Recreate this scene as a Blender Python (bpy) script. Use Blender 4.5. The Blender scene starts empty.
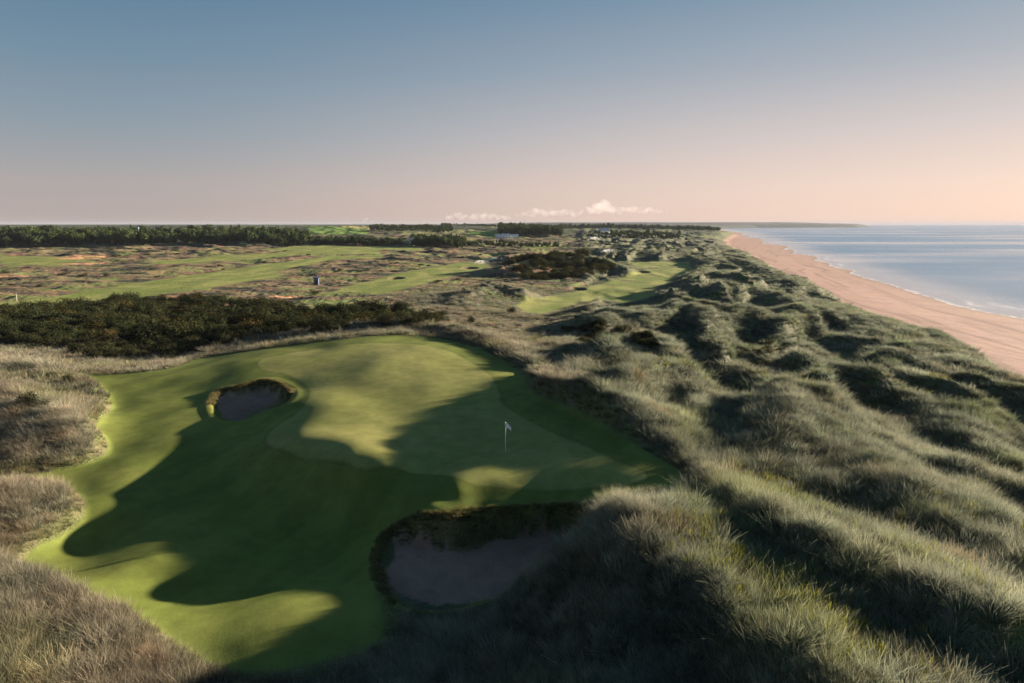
import bpy, math, random
import numpy as np
from mathutils import Vector, Euler

random.seed(7)
rng = np.random.default_rng(11)
R = math.radians
scene = bpy.context.scene

# ------------------------------------------------------------------ camera, world, sun
W, H, F = 1024, 683, 683.0
CAM_Z = 16.0
PITCH = math.atan((341.5 - 223.8) / F)
cam_d = bpy.data.cameras.new('camera')
cam = bpy.data.objects.new('camera', cam_d)
scene.collection.objects.link(cam)
cam.location = (0, 0, CAM_Z)
cam.rotation_euler = (math.pi / 2 - PITCH, 0, 0)
cam_d.sensor_width = 36
cam_d.lens = 36 * F / W
cam_d.clip_start = 0.5
cam_d.clip_end = 90000
scene.camera = cam

SUN_AZ, SUN_EL = R(62), R(10)
sdir = Vector((math.cos(SUN_EL) * math.sin(SUN_AZ), math.cos(SUN_EL) * math.cos(SUN_AZ), math.sin(SUN_EL)))
sl = bpy.data.lights.new('sun', 'SUN')
sl.energy = 5.0
sl.angle = R(0.7)
sl.color = (1.0, 0.82, 0.61)
sun = bpy.data.objects.new('sun', sl)
sun.rotation_euler = sdir.to_track_quat('Z', 'Y').to_euler()
scene.collection.objects.link(sun)

world = bpy.data.worlds.new("World")
scene.world = world
world.use_nodes = True
wn, wl = world.node_tree.nodes, world.node_tree.links
wn.clear()
wout = wn.new('ShaderNodeOutputWorld')
bg = wn.new('ShaderNodeBackground')
sky = wn.new('ShaderNodeTexSky')
sky.sky_type = 'NISHITA'
sky.sun_disc = False
sky.sun_elevation = SUN_EL
sky.sun_rotation = SUN_AZ
sky.air_density = 1.0
sky.dust_density = 1.2
sky.ozone_density = 1.5
SKY_STRENGTH = 0.05
bg.inputs['Strength'].default_value = SKY_STRENGTH
# the air's colour: a rose band low down, steel blue higher up, warmer towards the sun
tc = wn.new('ShaderNodeTexCoord')
nrm = wn.new('ShaderNodeVectorMath'); nrm.operation = 'NORMALIZE'
wl.new(tc.outputs['Generated'], nrm.inputs[0])
sx = wn.new('ShaderNodeSeparateXYZ'); wl.new(nrm.outputs[0], sx.inputs[0])
rampL = wn.new('ShaderNodeValToRGB'); rampR = wn.new('ShaderNodeValToRGB')
def set_ramp(r, stops):
    e = r.color_ramp.elements
    while len(e) > 1: e.remove(e[-1])
    e[0].position = stops[0][0]; e[0].color = (*stops[0][1], 1)
    for p, c in stops[1:]:
        k = e.new(p); k.color = (*c, 1)
    r.color_ramp.interpolation = 'EASE' if False else 'LINEAR'
set_ramp(rampL, [(0.0, (0.47, 0.39, 0.37)), (0.05, (0.42, 0.38, 0.38)), (0.12, (0.27, 0.325, 0.38)), (0.20, (0.17, 0.265, 0.355)), (0.31, (0.09, 0.19, 0.30)), (0.45, (0.065, 0.16, 0.26)), (1, (0.055, 0.14, 0.25))])
set_ramp(rampR, [(0.0, (0.92, 0.67, 0.56)), (0.05, (0.86, 0.66, 0.58)), (0.12, (0.65, 0.565, 0.55)), (0.20, (0.39, 0.42, 0.475)), (0.31, (0.17, 0.28, 0.39)), (0.45, (0.09, 0.20, 0.31)), (1, (0.065, 0.15, 0.26))])
wl.new(sx.outputs['Z'], rampL.inputs[0]); wl.new(sx.outputs['Z'], rampR.inputs[0])
dotn = wn.new('ShaderNodeVectorMath'); dotn.operation = 'DOT_PRODUCT'
wl.new(nrm.outputs[0], dotn.inputs[0]); dotn.inputs[1].default_value = (math.sin(SUN_AZ), math.cos(SUN_AZ), 0)
mr = wn.new('ShaderNodeMapRange'); mr.inputs['From Min'].default_value = -0.1; mr.inputs['From Max'].default_value = 0.95
mr.interpolation_type = 'SMOOTHSTEP'
wl.new(dotn.outputs['Value'], mr.inputs['Value'])
mixw = wn.new('ShaderNodeMix'); mixw.data_type = 'RGBA'
wl.new(mr.outputs[0], mixw.inputs['Factor']); wl.new(rampL.outputs[0], mixw.inputs['A']); wl.new(rampR.outputs[0], mixw.inputs['B'])
sclc = wn.new('ShaderNodeMix'); sclc.data_type = 'RGBA'; sclc.blend_type = 'MULTIPLY'; sclc.inputs['Factor'].default_value = 1
AIR = 0.235
wl.new(mixw.outputs['Result'], sclc.inputs['A']); sclc.inputs['B'].default_value = (AIR / SKY_STRENGTH,) * 3 + (1,)
mx2 = wn.new('ShaderNodeMix'); mx2.data_type = 'RGBA'; mx2.inputs['Factor'].default_value = 0.95
wl.new(sky.outputs[0], mx2.inputs['A']); wl.new(sclc.outputs['Result'], mx2.inputs['B'])
wl.new(mx2.outputs['Result'], bg.inputs['Color'])
wl.new(bg.outputs[0], wout.inputs[0])

scene.view_settings.view_transform = 'Standard'
scene.view_settings.look = 'None'
scene.view_settings.exposure = 2.1
scene.view_settings.gamma = 1.0
scene.view_settings.use_curve_mapping = False
scene.cycles.max_bounces = 5
scene.cycles.diffuse_bounces = 3
scene.cycles.glossy_bounces = 2
scene.cycles.transmission_bounces = 3
scene.cycles.volume_bounces = 1
scene.cycles.transparent_max_bounces = 6
scene.cycles.use_denoising = True
scene.cycles.use_adaptive_sampling = True

# ------------------------------------------------------------------ maths helpers
cp, sp = math.cos(PITCH), math.sin(PITCH)

def P(px, py, z):
    u = (px - 512) / F; v = (341.5 - py) / F
    d = (u, cp + v * sp, -sp + v * cp)
    t = (z - CAM_Z) / d[2]
    return np.array([u * t, d[1] * t])

_perm = np.random.default_rng(5).permutation(65536).astype(np.int64)
_gx = np.cos(np.arange(65536) / 65536 * 6.28318); _gy = np.sin(np.arange(65536) / 65536 * 6.28318)
def _hash(ix, iy, seed):
    return _perm[(ix + _perm[(iy + seed * 6971) & 65535]) & 65535]
def noise(x, y, seed=0):
    x0 = np.floor(x); y0 = np.floor(y)
    fx = x - x0; fy = y - y0
    ix = x0.astype(np.int64); iy = y0.astype(np.int64)
    ux = fx * fx * fx * (fx * (fx * 6 - 15) + 10); uy = fy * fy * fy * (fy * (fy * 6 - 15) + 10)
    def g(a, b):
        k = _hash(ix + a, iy + b, seed)
        return _gx[k] * (fx - a) + _gy[k] * (fy - b)
    n = (g(0, 0) * (1 - ux) + g(1, 0) * ux) * (1 - uy) + (g(0, 1) * (1 - ux) + g(1, 1) * ux) * uy
    return n * 1.5
def fbm(x, y, o=4, seed=0, gain=0.5):
    s = 0; a = 1.0; f = 1.0
    for i in range(o):
        s = s + a * noise(x * f + i * 17.3, y * f - i * 9.1, seed + i); a *= gain; f *= 2.03
    return s
def ss(a, b, x):
    t = np.clip((x - a) / (b - a), 0, 1)
    return t * t * (3 - 2 * t)
def lerp(a, b, t): return a + (b - a) * t
def smax(a, b, k):
    h = np.clip(0.5 + 0.5 * (a - b) / k, 0, 1)
    return b * (1 - h) + a * h + k * h * (1 - h)
def smin(a, b, k): return -smax(-a, -b, k)

def poly_sd(poly, x, y):
    """signed distance to a closed outline, positive inside"""
    poly = np.asarray(poly); out = np.full(x.shape, -60.0)
    mn = poly.min(0) - 12; mxx = poly.max(0) + 12
    m = (x > mn[0]) & (x < mxx[0]) & (y > mn[1]) & (y < mxx[1])
    if not m.any(): return out
    X = x[m]; Y = y[m]; d2 = np.full(X.shape, 1e12); ins = np.zeros(X.shape, bool)
    n = len(poly)
    for i in range(n):
        ax, ay = poly[i]; bx, by = poly[(i + 1) % n]
        ex, ey = bx - ax, by - ay
        t = np.clip(((X - ax) * ex + (Y - ay) * ey) / (ex * ex + ey * ey + 1e-12), 0, 1)
        d2 = np.minimum(d2, (X - ax - t * ex) ** 2 + (Y - ay - t * ey) ** 2)
        c = ((ay > Y) != (by > Y))
        with np.errstate(divide='ignore', invalid='ignore'):
            xi = (bx - ax) * (Y - ay) / ((by - ay) if by != ay else 1e-12) + ax
        ins ^= c & (X < xi)
    out[m] = np.where(ins, 1, -1) * np.sqrt(d2)
    return out

def smooth_closed(pts, n=5):
    pts = np.asarray(pts, float); out = []
    N = len(pts)
    for i in range(N):
        p0, p1, p2, p3 = pts[i - 1], pts[i], pts[(i + 1) % N], pts[(i + 2) % N]
        for k in range(n):
            t = k / n
            out.append(0.5 * ((2 * p1) + (-p0 + p2) * t + (2 * p0 - 5 * p1 + 4 * p2 - p3) * t * t + (-p0 + 3 * p1 - 3 * p2 + p3) * t ** 3))
    return np.array(out)

# ------------------------------------------------------------------ lie of the land (surveyed heights)
CP = [  # seen at (px, py), height z
 # putting green
 (505,452,0.0),(400,345,1.1),(320,350,0.4),(450,352,1.1),(480,372,0.9),(400,375,0.9),(340,385,0.55),(400,400,0.5),(300,405,0.25),
 (330,430,0.25),(290,440,0.35),(400,445,0.0),(450,420,0.3),(520,400,0.7),(560,430,0.4),(620,450,0.8),(660,470,0.7),(560,470,0.3),
 (640,480,0.6),(600,487,0.1),(500,480,0.1),(422,460,-0.15),(408,476,-0.75),(455,484,0.35),(345,458,0.3),(385,462,0.15),(600,425,0.5),
 # bank under the green
 (300,470,-1.0),(350,485,-1.2),(398,494,-1.0),(425,502,-0.35),(450,500,-0.6),(500,502,-0.7),(550,497,-0.6),(600,497,-0.1),
 (300,510,-2.4),(350,520,-2.6),(390,520,-1.7),(365,545,-2.9),
 # lower fairway
 (270,455,-0.8),(240,440,-1.3),(200,450,-1.6),(225,475,-1.9),(150,400,-1.2),(110,372,-1.1),(180,372,-0.8),(220,362,-0.5),(260,355,-0.1),
 (190,395,-1.0),(170,425,-1.4),(120,430,-1.5),(120,460,-1.7),(40,482,-1.8),(180,490,-2.3),(95,500,-1.6),(125,530,-2.6),(85,545,-3.0),(55,555,-2.7),(130,488,-1.8),
 (220,560,-3.0),(120,568,-2.3),(155,556,-2.3),(160,586,-2.9),(205,590,-3.05),(280,560,-3.2),(250,612,-2.6),(180,620,-2.5),(120,600,-2.4),(250,655,-2.3),(320,640,-2.4),(350,580,-3.0),(330,615,-2.6),(372,600,-2.8),(372,630,-2.8),
 (205,400,-1.0),(212,425,-1.4),(250,378,-0.2),(290,380,0.1),(302,395,0.25),(280,420,-0.4),(250,425,-1.1),
 # bunker surrounds
 (480,513,-1.15),(560,507,-0.8),(400,527,-1.8),(380,570,-2.7),(390,612,-3.1),(480,612,-3.1),(530,600,-2.6),(580,560,-1.6),(570,530,-0.9),
 (480,640,-3.0),(400,660,-3.2),(450,683,-2.9),(350,680,-3.0),(540,640,-2.0),
 # front dune
 (600,508,0.4),(600,560,-0.3),(600,620,-0.4),(600,683,-0.6),(700,683,0.6),(540,683,-2.0),
 (750,570,1.5),(795,610,1.3),(860,650,1.0),(905,683,0.9),
 (720,528,1.1),(790,580,0.2),(850,622,-0.2),(940,672,-0.5),(800,590,0.1),
 # bottom left dune
 (0,590,-0.9),(50,620,-0.9),(0,683,-0.5),(100,683,-1.5),(120,630,-2.2),(180,670,-2.6),(20,565,-2.3),(250,690,-2.7),
 # small left hump
 (30,505,-1.1),(0,510,-0.9),(70,500,-2.1),(40,540,-2.0),(10,545,-1.8),
 # left dune
 (0,470,-1.5),(50,466,-1.7),(100,450,-1.8),(80,430,-0.9),(40,430,-0.2),(0,430,-0.2),(50,395,0.2),(0,385,0.9),(30,370,-0.4),(90,395,-1.2),(106,410,-1.4),(80,372,-1.3),
 # land right of the green-side ridge
 (760,480,-0.3),(820,520,-0.6),(900,560,-0.6),(1000,600,-0.6),(1100,640,-0.6),
 (640,390,-0.6),(700,420,-1.0),(760,440,-1.3),(850,470,-1.6),(950,500,-1.8),(1030,520,-1.8),
 (600,360,-1.2),(680,380,-1.8),(760,400,-2.2),(850,420,-2.6),(950,440,-2.8),(1050,450,-3.0),(900,380,-3.2),(1000,405,-3.5),
 (560,340,-2.4),(640,345,-3.0),(720,350,-3.2),(800,350,-3.8),(900,345,-4.2),(960,360,-4.0),
 (700,320,-4.2),(800,315,-4.6),(850,315,-4.6),(620,318,-4.4),(520,322,-4.4),(460,330,-2.6),
 # rear rim / gorse hollow
 (500,345,-0.5),(420,330,0.4),(300,335,-0.6),(230,350,-1.6),(150,358,-3.0),(60,350,-3.0),(0,345,-3.0),
 (400,318,-3.8),(300,318,-4.4),(200,330,-4.4),(100,330,-4.2),(0,325,-4.6),
 # mid ground
 (0,303,-6),(100,297,-6.2),(200,283,-6.2),(300,265,-6),(340,290,-6.2),(430,270,-6.6),(480,262,-6.8),(480,300,-4.6),(500,285,-5.6),
 (530,308,-6.0),(590,295,-6.4),(650,285,-6.6),(690,270,-7),(700,290,-5),(760,285,-5.5),(800,295,-5.4),(740,262,-7),(720,250,-7.5),
]
CW = [  # surveyed far away, x y z
 (-400,450,-2.5),(-250,480,-3),(-120,500,-4),(0,500,-7),(100,500,-7.5),(-500,700,1.5),(-300,760,1.0),(-100,800,0),(100,800,-6),(200,900,-6),
 (-900,1200,9),(-400,1500,11),(-150,1500,11.5),(-300,950,5),(-150,950,5),(-80,1250,8),(100,1500,4),(300,1700,2),(450,2000,-4),
 (-2500,3500,6),(-800,3000,6),(0,3500,5),(600,3300,2),(-5000,9000,4),(0,9000,6),(3000,9000,12),(1000,6000,6),
 (-9000,9000,4),(9000,9000,10),(-300,200,-5),(-120,0,-2),(-60,5,-1),(60,5,0),(120,0,-3),(0,0,0),(0,-15,0),(-60,-15,-1),(60,-15,-1),(0,12,-1.0),(14,12,0.3),
 (-200,300,-6),(-350,300,-5),(-180,120,-3.5),(110,150,-4.5),(120,60,-4),
]
XY = np.array([P(a, b, c) for a, b, c in CP] + [(a, b) for a, b, c in CW])
ZZ = np.array([c for _, _, c in CP] + [c for _, _, c in CW])
def warp(x, y):
    d = np.maximum(y + 40.0, 5.0)
    return x / d * 3.0, np.log(d) * 3.0
def _phi(r2): return r2 * np.log(r2 + 1e-9) * 0.5
cu, cv = warp(XY[:, 0], XY[:, 1])
N = len(cu)
A = _phi((cu[:, None] - cu[None]) ** 2 + (cv[:, None] - cv[None]) ** 2)
A[np.arange(N), np.arange(N)] += 0.002
Pm = np.stack([np.ones(N), cu, cv], 1)
M = np.block([[A, Pm], [Pm.T, np.zeros((3, 3))]])
sol = np.linalg.solve(M, np.concatenate([ZZ, np.zeros(3)]))
def tps(x, y):
    x = np.asarray(x, float); y = np.asarray(y, float); sh = x.shape
    x = x.ravel(); y = y.ravel(); out = np.empty(x.shape)
    if len(x) > 60000 and (y >= 90).sum() > 60000:
        m = y < 90
        out[m] = tps(x[m], y[m]); m = ~m
        u, v = warp(x[m], y[m])
        u0, u1, v0, v1 = u.min(), u.max() + 1e-6, v.min(), v.max() + 1e-6
        nu, nv = 420, 560
        gu, gv = np.meshgrid(np.linspace(u0, u1, nu), np.linspace(v0, v1, nv))
        d = np.exp(gv / 3.0); G = tps_raw((gu).ravel(), (gv).ravel()).reshape(nv, nu)
        a = (u - u0) / (u1 - u0) * (nu - 1); b = (v - v0) / (v1 - v0) * (nv - 1)
        ia = np.clip(a.astype(int), 0, nu - 2); ib = np.clip(b.astype(int), 0, nv - 2); fa = a - ia; fb = b - ib
        out[m] = (G[ib, ia] * (1 - fa) + G[ib, ia + 1] * fa) * (1 - fb) + (G[ib + 1, ia] * (1 - fa) + G[ib + 1, ia + 1] * fa) * fb
        return out.reshape(sh)
    u, v = warp(x, y)
    return tps_raw(u, v).reshape(sh)
def tps_raw(uu, vv):
    out = np.empty(uu.shape)
    for s in range(0, len(uu), 20000):
        u = uu[s:s + 20000]; v = vv[s:s + 20000]
        out[s:s + 20000] = _phi((u[:, None] - cu) ** 2 + (v[:, None] - cv) ** 2) @ sol[:N] + sol[N] + sol[N + 1] * u + sol[N + 2] * v
    return out

def hit(px, py, fn):
    u = (px - 512) / F; v = (341.5 - py) / F
    d = np.array([u, cp + v * sp, -sp + v * cp])
    t = np.concatenate([np.arange(12, 300, 0.25), np.geomspace(300, 9000, 900)])
    X = d[0] * t; Y = d[1] * t; Zr = CAM_Z + d[2] * t
    g = Zr - fn(X, Y)
    k = np.argmax(g < 0)
    if k == 0: k = len(t) - 1
    a = g[k - 1] / (g[k - 1] - g[k] + 1e-9)
    return np.array([X[k - 1] + (X[k] - X[k - 1]) * a, Y[k - 1] + (Y[k] - Y[k - 1]) * a])
def outline(pts, fn=tps, n=4):
    return smooth_closed([hit(a, b, fn) for a, b in pts], n)

TURF = outline([(-60,484),(0,478),(30,475),(75,468),(100,459),(108,450),(104,438),(97,430),(102,420),(112,408),(109,396),(98,386),(84,376),
 (110,375),(150,372),(178,367),(200,359),(240,353),(290,346),(340,340),(380,336),(425,337),(458,343),(485,352),(505,362),(522,376),(530,390),
 (545,401),(570,412),(600,426),(630,442),(655,457),(678,472),(672,486),(640,492),(605,496),(575,504),(520,510),(480,512),(440,517),(408,524),
 (384,533),(374,552),(374,580),(380,605),(384,632),(368,648),(335,658),(290,670),(250,673),(215,665),(185,650),(150,627),(120,610),(90,597),(55,581),(25,567),
 (30,553),(62,537),(84,517),(82,499),(66,488),(30,484),(-60,492)], n=4)
GREEN = outline([(262,360),(310,350),(360,344),(405,343),(445,350),(472,362),(492,378),(500,392),(503,403),(525,418),(560,436),(605,455),(645,472),(640,482),(600,487),
 (555,491),(505,488),(465,483),(432,473),(400,468),(365,469),(325,461),(285,452),(266,443),(272,430),(296,414),(308,398),(306,385),(288,374),(262,370)])
RIM1 = outline([(381,540),(400,526),(440,517),(480,513),(520,510),(565,506),(582,512),(578,535),(562,556),(540,575),(520,596),(480,607),(430,610),(398,604),(382,588),(375,565)], n=3)
SAND1 = outline([(394,541),(430,541),(450,552),(470,553),(490,543),(520,540),(545,532),(566,530),(555,552),(528,572),(514,592),(480,602),(430,606),(400,598),(388,584),(394,562)],
                fn=lambda x, y: -3.75 + (y - 33.5) * 0.22 + 0.0 * x, n=3)
RIM2 = outline([(211,402),(218,391),(240,386),(262,380),(278,381),(291,389),(292,398),(282,406),(262,413),(245,421),(222,421),(213,413)], n=3)
SAND2 = outline([(217,400),(228,399),(238,394),(250,389),(258,394),(270,391),(278,394),(279,401),(266,407),(252,414),(240,421),(226,420),(218,411)],
                fn=lambda x, y: -2.1 + (y - 62) * 0.07 + 0.0 * x, n=3)

# beach and sea lines
dl = np.array([(*P(px, py, z), z) for px, py, z in [(1300,470,-4.5),(1024,384,-5),(960,354,-5),(900,326,-5.2),(860,308,-5.5),(820,290,-6),(780,272,-6.5),(752,258,-7),(728,247,-7.5),(714,239,-8)]])
DX = np.concatenate([[60, 62], dl[:, 0], [560, 850, 1130, 1800, 2900, 3300, 3350, 3200]])
DY = np.concatenate([[-40, 10], dl[:, 1], [1800, 3000, 4100, 5200, 5900, 6500, 7200, 9500]])
o_ = np.argsort(DY); DX, DY = DX[o_], DY[o_]
wl_ = np.array([P(px, py, -15) for px, py in [(1024,322),(985,314),(940,304),(900,291),(878,283),(858,275),(820,262),(788,250),(762,241),(745,235.5),(735,232)]])
SX = np.concatenate([[150, 152], wl_[:, 0], [1010, 1260, 1800, 2700, 3400, 3480, 3300]])
SY = np.concatenate([[-40, 100], wl_[:, 1], [3300, 4300, 5000, 5600, 6200, 7200, 9500]])
o_ = np.argsort(SY); SX, SY = SX[o_], SY[o_]

def ridge_line(pts):
    return np.array([(*P(a, b, c), c) for a, b, c in pts])
def waterline(y):
    k = np.clip(y / 500, 0.6, 3)
    return np.interp(y, SY, SX) + k * (9 * noise(y / 95, y * 0 + 0.5, 171) + 4 * noise(y / 33, y * 0 + 0.5, 172)) * (1 - ss(3000, 4500, y))
RIDGES = [ # crest points (px,py,z), left slope, right slope, crest roundness
 (ridge_line([(470,345,0.9),(505,348,1.2),(530,362,1.3),(550,380,2.1),(580,384,2.9),(612,396,2.9),(640,416,2.1),(668,440,0.95),(700,466,1.05),(735,492,2.0),(775,515,2.6),(820,533,2.8),(870,552,2.8),(930,580,2.7),(1000,610,2.6),(1090,650,2.4)]), 0.70, 0.36, 0.3),
 (ridge_line([(612,505,1.2),(640,510,2.9),(658,540,2.7),(690,566,2.7),(735,600,2.6),(790,640,2.7),(850,683,2.8),(960,760,2.8)]), 0.85, 0.30, 0.3),
 (ridge_line([(200,352,-1.2),(250,340,-0.4),(300,331,0.1),(350,326,0.7),(400,322,1.2),(440,324,1.3),(480,334,1.4),(515,346,1.4)]), 0.5, 0.5, 0.9),
 (ridge_line([(600,352,-0.2),(628,366,0.5),(650,384,0.5),(672,402,0.2)]), 0.7, 0.45, 0.5),
 (ridge_line([(690,382,-1.0),(728,394,-0.4),(752,414,-0.2),(790,430,-0.4)]), 0.6, 0.4, 0.5),
 (ridge_line([(760,398,-1.6),(800,404,-0.6),(850,412,-0.4),(880,440,-0.5),(960,470,-0.6),(1040,490,-0.8)]), 0.6, 0.35, 0.6),
 (ridge_line([(840,335,-3.0),(905,345,-2.4),(960,372,-2.0),(1010,392,-1.8),(1100,430,-2.0)]), 0.5, 0.4, 0.8),
 (ridge_line([(640,332,-3.0),(700,336,-2.0),(760,352,-2.0),(800,372,-2.2),(850,390,-2.0)]), 0.5, 0.35, 0.8),
 (ridge_line([(560,318,-3.5),(600,312,-2.6),(650,318,-2.6),(700,326,-2.8)]), 0.5, 0.35, 0.8),
 (ridge_line([(680,296,-3.4),(720,280,-3.0),(750,286,-3.0),(800,300,-2.8),(850,318,-3.2)]), 0.45, 0.3, 1.2),
 (ridge_line([(690,275,-4.5),(725,256,-3.6),(752,262,-3.6),(800,284,-3.8)]), 0.4, 0.3, 1.5),
 (ridge_line([(455,300,-3.5),(490,282,-1.4),(520,288,-2.6),(535,294,-4.5)]), 0.4, 0.35, 1.2),
 (ridge_line([(500,268,-3.0),(540,257,0.2),(585,254,0.6),(610,262,-2.5),(640,272,-5)]), 0.4, 0.35, 2.0),
 (ridge_line([(505,256,-3.5),(540,249,-0.8),(580,247,0),(650,250,-2),(700,252,-4)]), 0.35, 0.3, 3.0),
 (ridge_line([(-60,372,1.6),(0,388,1.3),(40,404,0.9),(78,424,0.3),(96,438,-0.7)]), 0.42, 0.42, 0.8),
 (ridge_line([(0,362,0.2),(35,368,0.5),(70,380,0.4),(98,398,-0.4)]), 0.4, 0.4, 0.8),
 (ridge_line([(-40,490,0.0),(10,490,0.0),(48,497,-0.7)]), 0.45, 0.5, 0.6),
 (ridge_line([(0,560,-1.6),(40,585,-1.0),(80,618,-0.9),(110,660,-1.2),(130,700,-1.4)]), 0.5, 0.45, 0.8),
]
def ridge_h(R_, x, y):
    pts, sl_, sr, rad = R_
    best = np.full(x.shape, -1e3)
    for i in range(len(pts) - 1):
        ax, ay, az = pts[i]; bx, by, bz = pts[i + 1]
        ex, ey = bx - ax, by - ay; L2 = ex * ex + ey * ey
        tr = ((x - ax) * ex + (y - ay) * ey) / L2
        t = np.clip(tr, 0, 1)
        ddx = x - ax - t * ex; ddy = y - ay - t * ey
        d = np.sqrt(ddx ** 2 + ddy ** 2)
        side = ex * ddy - ey * ddx        # >0 : left of travel
        # sun side is +x
        k = sl_ + (sr - sl_) * ss(-0.7, 0.7, ddx / (d + 0.4))
        zc = az + (bz - az) * t
        h = zc - k * (np.sqrt(d * d + rad * rad) - rad)
        best = np.where(best < -900, h, smax(best, h, 0.25))
    return best

def masks(x, y):
    t = poly_sd(TURF, x, y)
    return t

FW = {}
def fair(name, pts): FW[name] = np.array([hit(a, b, tps) for a, b in pts])
fair('a', [(-60,309),(0,308),(40,306),(80,303),(140,297),(190,291),(240,283),(285,276),(275,272),(300,266),(330,260),(380,258),(385,255),(330,256),(290,261),(256,265),(200,274),(150,281),(110,287),(80,291),(60,297),(20,301),(0,301),(-60,303)])
fair('b', [(150,264),(200,263),(250,259),(300,255),(380,254),(380,251),(300,251),(250,254),(190,258),(155,261)])
fair('c', [(325,294),(350,292),(380,294),(410,288),(440,279),(468,272),(490,266),(485,262),(460,262),(440,266),(400,273),(370,281),(345,287)])
fair('d', [(517,305),(527,301),(552,296),(580,291),(590,286),(615,280),(650,270),(690,266),(694,272),(668,282),(650,292),(656,296),(625,303),(602,301),(580,302),(557,310),(540,314),(522,312)])
fair('e', [(0,264),(60,266),(90,260),(50,256),(0,256)])
fair('f', [(520,247),(545,252),(560,249),(540,244)])
fair('g', [(594,256),(620,258),(622,254),(598,252)])
fair('h', [(605,262),(640,270),(690,266),(690,262),(640,262)])
fair('i', [(255,250),(330,252),(420,250),(420,247),(300,246)])
FIELDS = {}
def field(name, pts, z): FIELDS[name] = np.array([P(a, b, z) for a, b in pts])

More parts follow.
